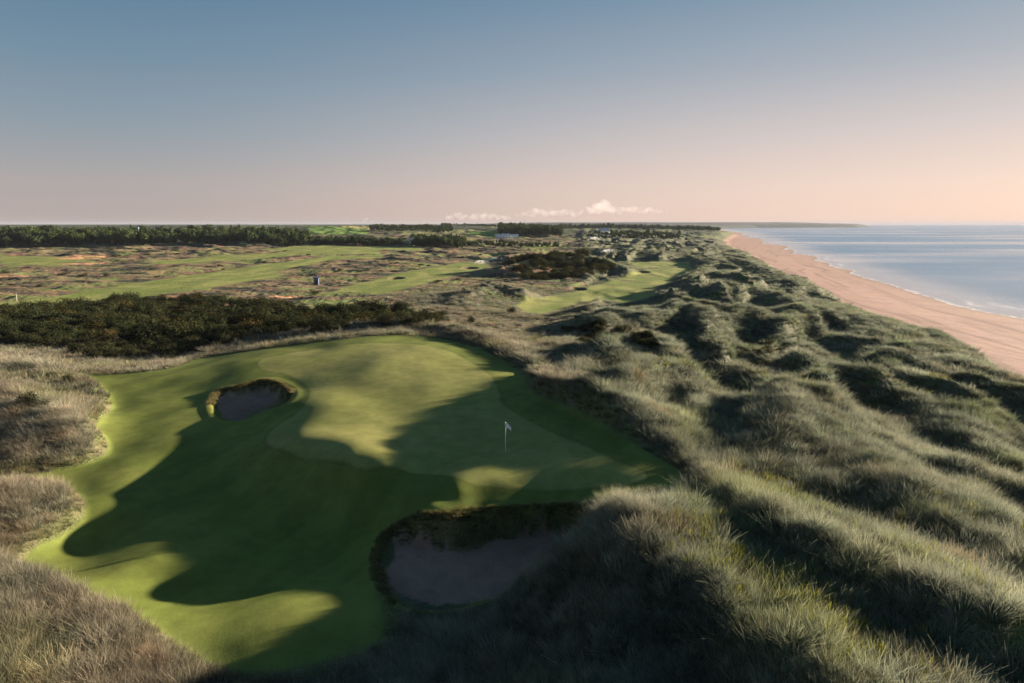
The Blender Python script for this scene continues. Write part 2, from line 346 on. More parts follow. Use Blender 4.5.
def land(x, y, detail=True):
    x = np.asarray(x, float); y = np.asarray(y, float)
    b = tps(x, y)
    t = poly_sd(TURF, x, y)
    far = ss(150, 420, y)
    rough = 1 - ss(-3.2, 0.2, t)
    z = b
    # hummocks in the rough
    inner = ss(0, 1, rough)
    w = noise(x / 23, y / 30, 3) * 6
    nearx = ss(-9, 8, x - 0.10 * y)            # towards the coast the dunes are bigger
    xr = (x * 0.97 - y * 0.20); yr = (y * 0.97 + x * 0.22)
    w2 = noise(x / 40, y / 55, 5) * 9
    r1 = np.exp(-(noise((xr + w + w2) / 14.0, yr / 70.0, 21) * 3.4) ** 2)
    r2 = np.exp(-(noise((xr - w + w2) / 7.5, yr / 28.0, 22) * 3.2) ** 2)
    r3 = noise(x / 2.6, y / 3.6, 23)
    big = 1 - np.abs(noise((xr + 2 * w) / 38.0, yr / 120.0, 24)) * 2.0
    coast = nearx * (0.25 + 0.75 * ss(18, 62, y)) * ss(4, 16, y)
    hm = inner * (coast * (r1 * 3.9 + r2 * 1.6 * (1 - 0.4 * far) + ss(110, 300, y) * big * 2.6 - 1.4) + (0.28 + 0.28 * coast) * r3 * 0.6 + 0.16 * noise(x / 1.1, y / 1.4, 31))
    mc = P(498, 290, -3)
    heathz = (1 - nearx) * inner * ss(90, 150, y) * (1 - np.exp(-(((x - mc[0]) / 34) ** 2 + ((y - mc[1]) / 55) ** 2) ** 2))
    hm = hm + heathz * (fbm(x / 30, y / 20, 3, 41) * 0.9 + fbm(x / 9, y / 8, 2, 44) * 0.16) * (1 + 1.3 * ss(250, 600, y))
    xd0 = np.interp(y, DY, DX)
    hm = hm * (1 - 0.65 * coast * np.exp(-(np.minimum(xd0 - x, 60) / (14 + 0.04 * np.maximum(y, 0))) ** 2))
    fmask = np.zeros(x.shape); fsoft = np.zeros(x.shape)
    for k, pl in FW.items():
        sdp = poly_sd(pl, x, y); fmask = np.maximum(fmask, ss(-4, 3, sdp)); fsoft = np.maximum(fsoft, ss(-16 if k == 'd' else -7, 2, sdp))
    hm = hm * (1 - 0.93 * fsoft)
    z = z + hm * (1 - ss(2500, 5000, y) * 0.7)
    z = z + inner * ss(900, 3000, y) * (fbm(x / 300, y / 500, 3, 51) * 3.5)
    # ridges
    for i, R_ in enumerate(RIDGES):
        pts = R_[0]; ext = 22 if i < 10 else 40
        m = (x > pts[:, 0].min() - ext) & (x < pts[:, 0].max() + ext) & (y > pts[:, 1].min() - ext) & (y < pts[:, 1].max() + ext)
        if m.any():
            xx = x[m]; yy = y[m]
            wob = 0.55 * noise(xx / 2.7, yy / 3.4, 60 + i) + 0.25 * noise(xx / 1.2, yy / 1.2, 70 + i)
            rh = ridge_h(R_, xx, yy) + wob * 0.8
            keep = (1 - ss(-1.6, 0.4, t[m])) * (1 - fmask[m])
            zz = z[m]
            hi = smax(rh, zz, 0.5 if i < 10 else 1.2)
            z[m] = lerp(zz, hi, keep)
    # turf undulation
    tin = ss(-1, 3, t)
    z = z + tin * (noise(x / 9, y / 12, 80) * 0.22 + noise(x / 4.3, y / 5.2, 81) * 0.07)
    # mown spurs on the bank and by the far bunker
    z = z + 0.05 * np.exp(-((t - 0.0) / 0.6) ** 2)
    # bunkers
    for rim, zf, dep in ((RIM1, -3.7 + (y - 33.5) * 0.22, 0.55), (RIM2, -2.15 + (y - 61.5) * 0.10, 0.8)):
        sd = poly_sd(rim, x, y)
        rag = 0.22 * noise(x / 0.8, y / 0.8, 91) + 0.12 * noise(x / 0.35, y / 0.35, 92)
        z = z + 0.09 * np.exp(-((sd + 0.35) / 0.45) ** 2)
        q = ss(0.0, dep, sd + rag * ss(-0.1, 0.3, sd))
        cx, cy = rim[:, 0].mean(), rim[:, 1].mean()
        bowl = 0.05 * ((x - cx) ** 2) * 0.25
        zf = zf + 0.035 * noise(x / 0.55, y / 0.8, 93) + 0.012 * np.sin((x * 0.8 + y * 0.6 + 0.4 * noise(x, y, 94)) * 22)
        z = np.where(sd > -0.3, lerp(z, np.minimum(z, zf + np.minimum(bowl, 0.8)), q), z)
    # small far bunkers
    for bx, by, br in FARB:
        d = np.sqrt(((x - bx) / br) ** 2 + ((y - by) / (br * 1.6)) ** 2)
        z = z + 0.35 * np.exp(-((d - 1.25) / 0.3) ** 2) * ss(0, 3, y - by) - 1.5 * (1 - ss(0.6, 1.1, d))
    # beach
    xd = np.interp(y, DY, DX) + (noise(y / 34, y * 0 + 3.3, 95) * 6.0 + noise(y / 11, y * 0 + 3.3, 97) * 2.5) * ss(20, 120, y); xs = waterline(y)
    wdt = 9 + 0.012 * np.maximum(y, 0)
    c = ss(-0.35, 1.0, (x - xd) / wdt)
    c2 = np.clip((xs - x) / np.maximum(xs - xd, 5), -3, 1.2)
    bz = -15 + 2.9 * c2 - 0.5 * np.exp(-((c2 - 0.35) / 0.12) ** 2) * 0.35 + 0.05 * noise(x / 3, y / 9, 96)
    hd = ss(3800, 5600, y) * ss(0, 900, xs - x) * 20 * ss(-800, 300, x)
    z = z + hd
    z = lerp(z, bz, c)
    return z, dict(turf=t, beach=c, xd=xd, xs=xs, c2=c2, fmask=fmask, coast=coast, heath=heathz, nearx=nearx)

FARB = []
for px, py, z, r in [(578,289,-6.3,2.6),(643,272.5,-7,3.2),(396,278.5,-6.3,3.0),(470,268,-6.7,4.0),(502,262,-6.7,4)]:
    q = P(px, py, z); FARB.append((q[0], q[1], r))

def Z(x, y):
    return land(np.atleast_1d(np.asarray(x, float)), np.atleast_1d(np.asarray(y, float)))[0]

# ------------------------------------------------------------------ object helpers
def tag(o, label=None, cat=None, group=None, kind=None):
    if label: o['label'] = label
    if cat: o['category'] = cat
    if group: o['group'] = group
    if kind: o['kind'] = kind
    return o
def link(o, parent=None):
    scene.collection.objects.link(o)
    if parent: o.parent = parent
    return o
def np_mesh(name, verts, faces, mat=None, smooth=True):
    me = bpy.data.meshes.new(name)
    verts = np.ascontiguousarray(verts, np.float32); faces = np.ascontiguousarray(faces, np.int32)
    nf, k = faces.shape
    me.vertices.add(len(verts)); me.vertices.foreach_set('co', verts.ravel())
    me.loops.add(nf * k); me.loops.foreach_set('vertex_index', faces.ravel())
    me.polygons.add(nf); me.polygons.foreach_set('loop_start', np.arange(0, nf * k, k, dtype=np.int32))
    me.polygons.foreach_set('loop_total', np.full(nf, k, np.int32))
    me.polygons.foreach_set('use_smooth', np.full(nf, smooth))
    me.update(calc_edges=True)
    if mat: me.materials.append(mat)
    return me
def vcol(me, name, col):
    a = me.attributes.new(name, 'FLOAT_COLOR', 'POINT')
    c = np.ones((len(me.vertices), 4), np.float32); c[:, :3] = col
    a.data.foreach_set('color', c.ravel())
def vfloat(me, name, v):
    a = me.attributes.new(name, 'FLOAT', 'POINT'); a.data.foreach_set('value', np.asarray(v, np.float32))

class NT:
    def __init__(s, name):
        s.m = bpy.data.materials.new(name); s.m.use_nodes = True
        s.n = s.m.node_tree.nodes; s.l = s.m.node_tree.links; s.n.clear()
        s.out = s.n.new('ShaderNodeOutputMaterial')
    def node(s, t, **kw):
        n = s.n.new(t)
        for k, v in kw.items():
            if k in n.inputs.keys(): 
                if hasattr(v, 'links') or isinstance(v, bpy.types.NodeSocket): s.l.new(v, n.inputs[k])
                else: n.inputs[k].default_value = v
            else: setattr(n, k, v)
        return n
    def noise(s, vec, scale, detail=3, rough=0.5):
        n = s.node('ShaderNodeTexNoise', Scale=scale, Detail=detail, Roughness=rough)
        s.l.new(vec, n.inputs['Vector']); return n.outputs['Fac']
    def rng(s, v, a, b, c, d):
        n = s.node('ShaderNodeMapRange')
        s.l.new(v, n.inputs['Value'])
        for k, q in zip(('From Min', 'From Max', 'To Min', 'To Max'), (a, b, c, d)): n.inputs[k].default_value = q
        return n.outputs[0]
    def mix(s, f, a, b, mode='MIX'):
        n = s.n.new('ShaderNodeMix'); n.data_type = 'RGBA'; n.blend_type = mode
        for key, v in (('Factor', f), ('A', a), ('B', b)):
            if isinstance(v, bpy.types.NodeSocket): s.l.new(v, n.inputs[key])
            else: n.inputs[key].default_value = v if key == 'Factor' else (*v, 1)
        return n.outputs['Result']
    def math(s, op, a, b=0.0, c=0.0):
        n = s.n.new('ShaderNodeMath'); n.operation = op
        for i, v in enumerate((a, b, c)):
            if isinstance(v, bpy.types.NodeSocket): s.l.new(v, n.inputs[i])
            else: n.inputs[i].default_value = v
        return n.outputs[0]

# ------------------------------------------------------------------ materials
def ground_material():
    t = NT('ground')
    g = t.node('ShaderNodeNewGeometry').outputs['Position']
    col = t.node('ShaderNodeAttribute', attribute_name='albedo').outputs['Color']
    rgh = t.node('ShaderNodeAttribute', attribute_name='rugged').outputs['Fac']
    n1 = t.noise(g, 0.9, 4, 0.6); n2 = t.noise(g, 9.0, 3, 0.6); n3 = t.noise(g, 0.11, 3, 0.55)
    v = t.math('MULTIPLY', t.rng(n1, 0.3, 0.7, 0.84, 1.16), t.rng(n3, 0.3, 0.7, 0.9, 1.1))
    amp = t.math('MULTIPLY', t.rng(n2, 0.3, 0.7, -0.35, 0.35), t.math('ADD', rgh, 0.18))
    v = t.math('MULTIPLY', v, t.math('ADD', amp, 1.0))
    cc = t.node('ShaderNodeCombineColor')
    for i in range(3): t.l.new(v, cc.inputs[i])
    c = t.mix(1.0, col, cc.outputs[0], 'MULTIPLY')
    b = t.node('ShaderNodeBump', Distance=0.25)
    t.l.new(t.math('MULTIPLY', t.math('ADD', rgh, 0.06), 1.0), b.inputs['Strength'])
    t.l.new(t.math('ADD', t.math('MULTIPLY', n2, 0.35), n1), b.inputs['Height'])
    p = t.node('ShaderNodeBsdfPrincipled', Roughness=0.95)
    p.inputs['Specular IOR Level'].default_value = 0.1
    t.l.new(c, p.inputs['Base Color']); t.l.new(b.outputs[0], p.inputs['Normal'])
    t.l.new(p.outputs[0], t.out.inputs['Surface'])
    return t.m
GROUND = ground_material()

def leaf_material(name, base, tip, trans=0.35, instancer=True, var=0.35):
    t = NT(name)
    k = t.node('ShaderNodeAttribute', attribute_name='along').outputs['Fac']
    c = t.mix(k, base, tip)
    if instancer:
        a = t.node('ShaderNodeAttribute', attribute_name='tint'); a.attribute_type = 'INSTANCER'
        c = t.mix(1.0, c, a.outputs['Color'], 'MULTIPLY')
    else:
        oi = t.node('ShaderNodeObjectInfo').outputs['Random']
        v = t.rng(oi, 0, 1, 1 - var, 1 + var)
        cc = t.node('ShaderNodeCombineColor')
        for i in range(3): t.l.new(v, cc.inputs[i])
        c = t.mix(1.0, c, cc.outputs[0], 'MULTIPLY')
    d = t.node('ShaderNodeBsdfDiffuse'); tr = t.node('ShaderNodeBsdfTranslucent')
    t.l.new(c, d.inputs['Color']); t.l.new(c, tr.inputs['Color'])
    m = t.node('ShaderNodeMixShader'); m.inputs[0].default_value = trans
    t.l.new(d.outputs[0], m.inputs[1]); t.l.new(tr.outputs[0], m.inputs[2])
    t.l.new(m.outputs[0], t.out.inputs['Surface'])
    return t.m
def plain(name, col, rough=0.6, metal=0.0, nscale=None, namp=0.2):
    t = NT(name)
    p = t.node('ShaderNodeBsdfPrincipled', Roughness=rough, Metallic=metal)
    if nscale:
        tcn = t.node('ShaderNodeTexCoord')
        n = t.noise(tcn.outputs['Object'], nscale, 3)
        v = t.rng(n, 0.3, 0.7, 1 - namp, 1 + namp)
        cc = t.node('ShaderNodeCombineColor')
        for i in range(3): t.l.new(v, cc.inputs[i])
        t.l.new(t.mix(1.0, col, cc.outputs[0], 'MULTIPLY'), p.inputs['Base Color'])
    else: p.inputs['Base Color'].default_value = (*col, 1)
    t.l.new(p.outputs[0], t.out.inputs['Surface'])
    return t.m

# ------------------------------------------------------------------ terrain sheet
ys = [-14.0]
while ys[-1] < 12000:
    y_ = ys[-1]; ys.append(y_ + (0.17 if y_ < 45 else max(0.17, (y_ + 0) * 0.0046)))
ys = np.array(ys)
q = np.linspace(-1, 1, 1001)
uq = 1.18 * (0.72 * q + 0.28 * q ** 3)
GX = uq[None, :] * (ys[:, None] + 26.0); GY = np.repeat(ys[:, None], len(uq), 1)
nr, nc = GX.shape
x = GX.ravel(); y = GY.ravel()
z, mk = land(x, y)
print('terrain', nr, nc)
t = mk['turf']
# finer mask detail
edge = 0.25 * noise(x / 1.1, y / 1.1, 101) + 0.12 * noise(x / 0.4, y / 0.4, 102)
turfm = ss(-0.15, 0.15, t)
greenm = ss(-0.15, 0.15, poly_sd(GREEN, x, y))
rim1 = poly_sd(RIM1, x, y); rim2 = poly_sd(RIM2, x, y)
sd1 = np.minimum(poly_sd(SAND1, x, y) + edge * 0.7, rim1 - 0.36 + edge); sd2 = np.minimum(poly_sd(SAND2, x, y) + edge * 0.9, rim2 - 0.45 + edge * 0.8)
sandm = np.maximum(ss(-0.08, 0.08, sd1), ss(-0.08, 0.08, sd2))
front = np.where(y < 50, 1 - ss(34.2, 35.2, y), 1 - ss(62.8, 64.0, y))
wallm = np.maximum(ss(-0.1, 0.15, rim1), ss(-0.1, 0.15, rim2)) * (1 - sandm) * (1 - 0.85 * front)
def C(*c): return np.array(c, float)[None]
big = fbm(x / 40, y / 60, 3, 111)[:, None]; med = fbm(x / 9, y / 9, 3, 112)[:, None]; sm = fbm(x / 2.5, y / 2.5, 3, 113)[:, None]
def L(a, b, m): return a + (b - a) * (m[:, None] if m.ndim == 1 else m)
dune = L(C(0.075, 0.085, 0.055), C(0.13, 0.12, 0.085), ss(-0.2, 0.5, sm + 0.4 * med))
dune = L(dune, C(0.07, 0.095, 0.035), ss(0.15, 0.6, med))
heath = L(C(0.155, 0.10, 0.072), C(0.19, 0.15, 0.085), ss(-0.4, 0.4, fbm(x / 30, y / 16, 3, 116)[:, None]))
stretch = fbm(x / 34, y / 13, 3, 115)[:, None]
heath = L(heath, C(0.05, 0.055, 0.04), ss(0.12, 0.4, stretch))
heath = L(heath, C(0.14, 0.17, 0.06), ss(0.15, 0.45, -stretch - 0.3 * med))
heath = L(heath, C(0.25, 0.15, 0.09), ss(0.5, 0.8, fbm(x / 24, y / 14, 3, 118))[:, None] * 0.6)
hm_ = ss(0.0, 0.6, mk['heath'])
alb = L(dune, heath, hm_)
# land far inland: fields and woods
farm = ss(700, 1200, y) * (1 - mk['beach'])
fp = fbm(x / 160, y / 330, 2, 121)[:, None]
farc = L(C(0.055, 0.07, 0.045), C(0.12, 0.14, 0.06), ss(0.0, 0.35, fp))
alb = L(alb, farc, farm)
for k, pl in FW.items():
    sdk = poly_sd(pl, x, y)
    f_ = ss(-1.2, 0.8, sdk + noise(x / 6, y / 6, 131) * 1.5)
    stripe = noise(x / 7, y / 30, 133)[:, None]
    alb = L(alb, L(L(C(0.15, 0.19, 0.05), C(0.23, 0.245, 0.08), ss(-0.3, 0.4, stripe)), C(0.13, 0.14, 0.06), ss(0.2, 0.5, noise(x / 13, y / 8, 134)) * 0.7), f_)
for pts, c_ in [([(306,227),(312,235),(366,235),(372,229),(350,228),(330,226.8)], C(0.13, 0.21, 0.05)),
                    ([(335,226.4),(350,228),(372,231),(376,228),(360,226.6)], C(0.42, 0.36, 0.14)),
                    ([(462,232),(470,236),(510,236),(512,232),(500,231)], C(0.12, 0.22, 0.045)),
                    ([(400,231),(440,230),(500,231),(460,234),(400,235)], C(0.17, 0.18, 0.08))]:
    pl = np.array([hit(a, b, tps) for a, b in pts])
    alb = L(alb, c_, ss(-6, 6, poly_sd(pl, x, y)))
for px, py, z_, rx, ry in [(78,258,-4,14,9),(90,256.5,-4,16,8),(102,261,-4,10,7),(57,247,-3,6,5),(14,275,-5,8,4),(290,298,-6,5,3),(75,262,-4,9,5)]:
    c_ = P(px, py, z_); dd = np.sqrt(((x - c_[0]) / rx) ** 2 + ((y - c_[1]) / ry) ** 2) + 0.5 * noise(x / 5, y / 5, 141)
    alb = L(alb, C(0.50, 0.27, 0.15), 1 - ss(0.7, 1.1, dd))
for bx, by, br in FARB:
    d = np.sqrt(((x - bx) / br) ** 2 + ((y - by) / (br * 1.6)) ** 2)
    alb = L(alb, C(0.10, 0.08, 0.055), 1 - ss(1.0, 1.25, d))
# pale rough edge, mown turf
fr = ss(-1.6, -0.3, t) * (1 - turfm)
alb = L(alb, L(C(0.13, 0.14, 0.045), C(0.17, 0.15, 0.08), ss(-0.1, 0.5, sm)), fr * 0.6)
turfc = L(C(0.098, 0.124, 0.026), C(0.128, 0.150, 0.035), ss(-0.5, 0.5, med))
turfc = L(turfc, C(0.11, 0.14, 0.035), np.exp(-((t - 0.2) / 0.5) ** 2) * 0.5)
dirn = (x * 0.6 + y * 0.8)
mow = 0.5 + 0.5 * np.sin(dirn * 2 * math.pi / 2.6)
greenc = L(C(0.180, 0.195, 0.055), C(0.222, 0.222, 0.074), (ss(-0.5, 0.5, med)[:, 0] * 0.6 + 0.4 * mow))
turfc = L(turfc, turfc * 1.13, ss(0.3, 0.7, 0.5 + 0.5 * np.sin((x * 0.9 - y * 0.43) * 2 * math.pi / 4.2)))
turfc = L(turfc, greenc, greenm)
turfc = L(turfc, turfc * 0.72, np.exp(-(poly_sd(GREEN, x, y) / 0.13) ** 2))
alb = L(alb, turfc, turfm)
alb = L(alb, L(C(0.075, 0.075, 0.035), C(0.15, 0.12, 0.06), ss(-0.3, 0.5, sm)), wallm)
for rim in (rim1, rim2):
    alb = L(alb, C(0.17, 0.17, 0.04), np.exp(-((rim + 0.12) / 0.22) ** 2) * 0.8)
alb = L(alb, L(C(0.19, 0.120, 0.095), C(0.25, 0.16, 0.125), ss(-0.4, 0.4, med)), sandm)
# beach
bm = ss(0.62, 0.9, mk['beach'] + 0.12 * noise(x / 4, y / 6, 151))
wet = 1 - ss(0.0, 0.16, mk['c2'] + 0.03 * noise(x / 12, y / 30, 152))
streak = ss(0.1, 0.5, noise((mk['xs'] - x) / 5.0, y / 90, 153))[:, None]
beachc = L(C(0.315, 0.195, 0.165), C(0.22, 0.135, 0.115), streak[:, 0] * ss(0.1, 0.3, mk['c2']))
beachc = L(beachc, C(0.20, 0.135, 0.115), wet * 0.85)
farb = ss(3800, 4600, y)
alb = L(alb, beachc, bm * (1 - farb))
alb = L(alb, C(0.035, 0.05, 0.05), farb)
rug = np.clip(1.0 - 0.97 * turfm - 0.85 * sandm, 0.02, 1) * (1 - 0.85 * bm)

verts = np.stack([x, y, z], 1)
idx = np.arange(nr * nc).reshape(nr, nc)
quads = np.stack([idx[:-1, :-1], idx[:-1, 1:], idx[1:, 1:], idx[1:, :-1]], -1).reshape(-1, 4)
# normals of the whole sheet so the pieces meet without seams
gz = z.reshape(nr, nc)
def grad():
    dxu = np.gradient(GX, axis=1); dzu = np.gradient(gz, axis=1)
    dxv = np.gradient(GX, axis=0); dyv = np.gradient(GY, axis=0); dzv = np.gradient(gz, axis=0)
    n = np.stack([-dzu * dyv, dzu * dxv - dxu * dzv, dxu * dyv], -1)
    return n / np.linalg.norm(n, axis=-1, keepdims=True)
nrmv = grad().reshape(-1, 3)
cls = np.zeros(len(x), np.int8)                      # 0 dunes
cls[mk['heath'] > 0.35] = 1                          # heath
cls[y > 900] = 6
cls[mk['fmask'] > 0.6] = 2                           # far fairways
cls[bm > 0.5] = 3
cls[t > 0] = 4
cls[greenm > 0.5] = 5
cls[(rim1 > 0) | (rim2 > 0)] = 9
cls[(rim1 > 0) & (sd1 > 0)] = 7
cls[(rim2 > 0) & (sd2 > 0)] = 8
fc = cls[quads[:, 0]]
names = {0: ('dune_ground', 'rough dune ground under the marram grass'), 1: ('heath', 'brown heath and rough ground inland'),
         2: ('fairway', 'distant mown fairways between the dunes'), 3: ('beach', 'long pink sand beach along the sea'),
         4: ('fairway', 'mown fairway and apron around the green'), 5: ('putting_green', 'pale mown putting green with the flag'),
         6: ('hills', 'far farmland and headland'), 7: ('bunker_sand', 'sand in the near bunker below the green'),
         8: ('bunker_sand', 'sand in the small bunker left of the green'), 9: ('bunker_face', 'rough earth lips of the bunkers')}
for k, (nm, lb) in names.items():
    f = quads[fc == k]
    if not len(f): continue
    used, inv = np.unique(f, return_inverse=True)
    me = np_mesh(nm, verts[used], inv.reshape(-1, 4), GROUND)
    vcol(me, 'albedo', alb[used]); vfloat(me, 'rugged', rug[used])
    me.normals_split_custom_set_from_vertices(nrmv[used].tolist())
    tag(link(bpy.data.objects.new(nm, me)), lb, None, None, 'structure')

# ------------------------------------------------------------------ sea
def sea_material():
    t = NT('sea')
    g = t.node('ShaderNodeNewGeometry').outputs['Position']
    mp = t.node('ShaderNodeMapping'); t.l.new(g, mp.inputs['Vector'])
    mp.inputs['Rotation'].default_value = (0, 0, R(12)); mp.inputs['Scale'].default_value = (1 / 620, 1 / 210, 1)
    band = t.noise(mp.outputs[0], 1.0, 3, 0.5)
    mp2 = t.node('ShaderNodeMapping'); t.l.new(g, mp2.inputs['Vector'])
    mp2.inputs['Rotation'].default_value = (0, 0, R(-20)); mp2.inputs['Scale'].default_value = (1 / 3.2, 1 / 1.3, 1)
    rip = t.noise(mp2.outputs[0], 1.0, 4, 0.6)
    mp3 = t.node('ShaderNodeMapping'); t.l.new(g, mp3.inputs['Vector'])
    mp3.inputs['Rotation'].default_value = (0, 0, R(-75)); mp3.inputs['Scale'].default_value = (1 / 120, 1 / 26, 1)
    swell = t.noise(mp3.outputs[0], 1.0, 3, 0.5)
    calm = t.rng(band, 0.42, 0.60, 1.0, 0.08)
    b = t.node('ShaderNodeBump', Distance=0.35)
    t.l.new(t.math('MULTIPLY', calm, 0.8), b.inputs['Strength'])
    t.l.new(t.math('ADD', rip, t.math('MULTIPLY', swell, 1.5)), b.inputs['Height'])
    sh = t.node('ShaderNodeAttribute', attribute_name='shallow').outputs['Fac']
    foam = t.node('ShaderNodeAttribute', attribute_name='foam').outputs['Fac']
    fn = t.noise(g, 0.35, 4, 0.7)
    fm = t.math('MULTIPLY', foam, t.rng(fn, 0.42, 0.58, 0.0, 1.0))
    c = t.mix(sh, t.mix(t.rng(band, 0.42, 0.62, 0, 1), (0.13, 0.235, 0.37), (0.27, 0.34, 0.45)), (0.43, 0.42, 0.46))
    c = t.mix(fm, c, (0.8, 0.8, 0.8))
    p = t.node('ShaderNodeBsdfPrincipled', IOR=1.33)
    t.l.new(c, p.inputs['Base Color']); t.l.new(b.outputs[0], p.inputs['Normal'])
    t.l.new(t.math('ADD', t.rng(calm, 0.08, 1, 0.2, 0.42), t.math('MULTIPLY', fm, 0.5)), p.inputs['Roughness'])
    t.l.new(p.outputs[0], t.out.inputs['Surface'])
    return t.m
SEA = sea_material()
sy_ = np.concatenate([[-3000, -500], np.arange(-60, 400, 3.0), np.geomspace(400, 9000, 260), np.array([12000, 18000])])
off = np.concatenate([[-60, -30], np.linspace(-12, 30, 43), np.geomspace(34, 3000, 60), np.array([5000, 6500])])
xsv = waterline(sy_)
SXX = xsv[:, None] + off[None, :] * np.clip(sy_ / 900, 1, 2.5)[:, None]; SYY = np.repeat(sy_[:, None], len(off), 1)
idx2 = np.arange(SXX.size).reshape(SXX.shape)
sq = np.stack([idx2[:-1, :-1], idx2[:-1, 1:], idx2[1:, 1:], idx2[1:, :-1]], -1).reshape(-1, 4)
wavez = 0.10 * np.sin((off[None, :] / 7.0 + 0.8 * noise(SYY / 40, SXX / 60, 201)) * 1.0) * np.exp(-np.clip(off, 0, 1e9) / 60)[None, :]
me = np_mesh('sea', np.stack([SXX.ravel(), SYY.ravel(), (wavez + 0 * SXX).ravel() - 15.0], 1), sq, SEA)
shal = (1 - ss(-5, 60, off))[None, :] + 0 * SXX
o_sh = off[None, :] + 0 * SXX
wob = 4 * noise(SYY / 18, SXX * 0, 202) + 2 * noise(SYY / 6, SXX * 0, 204)
foam = np.exp(-((o_sh + 1.0 + wob * 0.5) / 2.4) ** 2) + 0.8 * np.exp(-((o_sh - 9 + wob * 1.3) / 1.4) ** 2) * ss(0.0, 0.4, noise(SYY / 50, SXX * 0, 203)) + 0.5 * np.exp(-((o_sh - 18 + wob) / 1.2) ** 2) * ss(0.1, 0.4, noise(SYY / 40, SXX * 0, 207))
vfloat(me, 'shallow', shal.ravel()); vfloat(me, 'foam', np.clip(foam, 0, 1).ravel())
tag(link(bpy.data.objects.new('sea', me)), 'calm pale blue sea reaching the horizon', None, None, 'structure')

#PART2
# ------------------------------------------------------------------ grass and other ground cover
def blade_mesh(name, n, rad, h, w, lean, segs, mat, curl=0.5, spread=0.6, seed=1, heads=0.0):
    r = np.random.default_rng(seed); V = []; Fc = []; K = []
    for i in range(n):
        a = r.uniform(0, 6.283); d = rad * math.sqrt(r.uniform(0, 1)); bx, by = d * math.cos(a), d * math.sin(a)
        oa = a + r.normal(0, 0.7); tilt = spread * r.uniform(0.15, 1.0)
        hh = h * r.uniform(0.55, 1.15); ww = w * r.uniform(0.6, 1.3)
        lx, ly = lean
        fa = r.uniform(0, 6.283); sx_, sy_ = math.cos(fa) * ww / 2, math.sin(fa) * ww / 2
        b0 = len(V)
        for s in range(segs + 1):
            q = s / segs
            out_ = (tilt * q + curl * tilt * q * q) * hh
            px = bx + math.cos(oa) * out_ + lx * q * q * hh; py = by + math.sin(oa) * out_ + ly * q * q * hh
            pz = hh * (q - 0.28 * tilt * q * q) - 0.08
            wd = (1 - q) ** 0.6 if not heads else (0.5 + 0.9 * math.exp(-((q - 0.85) / 0.12) ** 2) if i < heads * n else (1 - q) ** 0.6)
            if s == segs: wd = 0.12
            V += [(px - sx_ * wd, py - sy_ * wd, pz), (px + sx_ * wd, py + sy_ * wd, pz)]; K += [q, q]
            if s: Fc.append((b0 + 2 * s - 2, b0 + 2 * s - 1, b0 + 2 * s + 1, b0 + 2 * s))
    me = np_mesh(name, np.array(V), np.array(Fc), mat, True)
    vfloat(me, 'along', K)
    return me

def leaf_blob(name, n, rx, rz, leaf, mat, seed=1, lobes=7, shell=0.55, z0=0.0, cone=0.0):
    """leaf-sized faces filling an uneven crown made of several lobes"""
    r = np.random.default_rng(seed)
    cs = []
    for i in range(lobes):
        a = r.uniform(0, 6.283); d = rx * 0.55 * math.sqrt(r.uniform(0, 1)) if i else 0
        zc = z0 + rz * r.uniform(0.35, 0.72); k = 1 - cone * (zc - z0) / rz
        cs.append((d * k * math.cos(a), d * k * math.sin(a), zc, rx * r.uniform(0.38, 0.62) * k, rz * r.uniform(0.22, 0.38)))
    per = n // lobes; V = []; K = []
    for cx, cy, cz, ra, rb in cs:
        v = r.normal(size=(per, 3)); v /= np.linalg.norm(v, axis=1, keepdims=True)
        rad = shell + (1 - shell) * r.uniform(0, 1, (per, 1)) ** 0.6; rad *= r.uniform(0.85, 1.12, (per, 1))
        c = v * rad * np.array([ra, ra, rb]) + np.array([cx, cy, cz]); c[:, 2] = np.maximum(c[:, 2], z0 + 0.03)
        n1 = v + r.normal(0, 0.55, (per, 3)); n1 /= np.linalg.norm(n1, axis=1, keepdims=True)
        t1 = np.cross(n1, r.normal(size=(per, 3))); t1 /= np.linalg.norm(t1, axis=1, keepdims=True)
        t2 = np.cross(n1, t1); s = leaf * r.uniform(0.6, 1.4, (per, 1))
        q = np.stack([c - t1 * s, c - t2 * s * 0.7, c + t1 * s, c + t2 * s * 0.7], 1)
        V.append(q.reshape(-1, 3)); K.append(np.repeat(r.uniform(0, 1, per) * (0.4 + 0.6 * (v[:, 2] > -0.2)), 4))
    V = np.concatenate(V); K = np.concatenate(K)
    me = np_mesh(name, V, np.arange(len(V)).reshape(-1, 4), mat, False)
    vfloat(me, 'along', K)
    return me

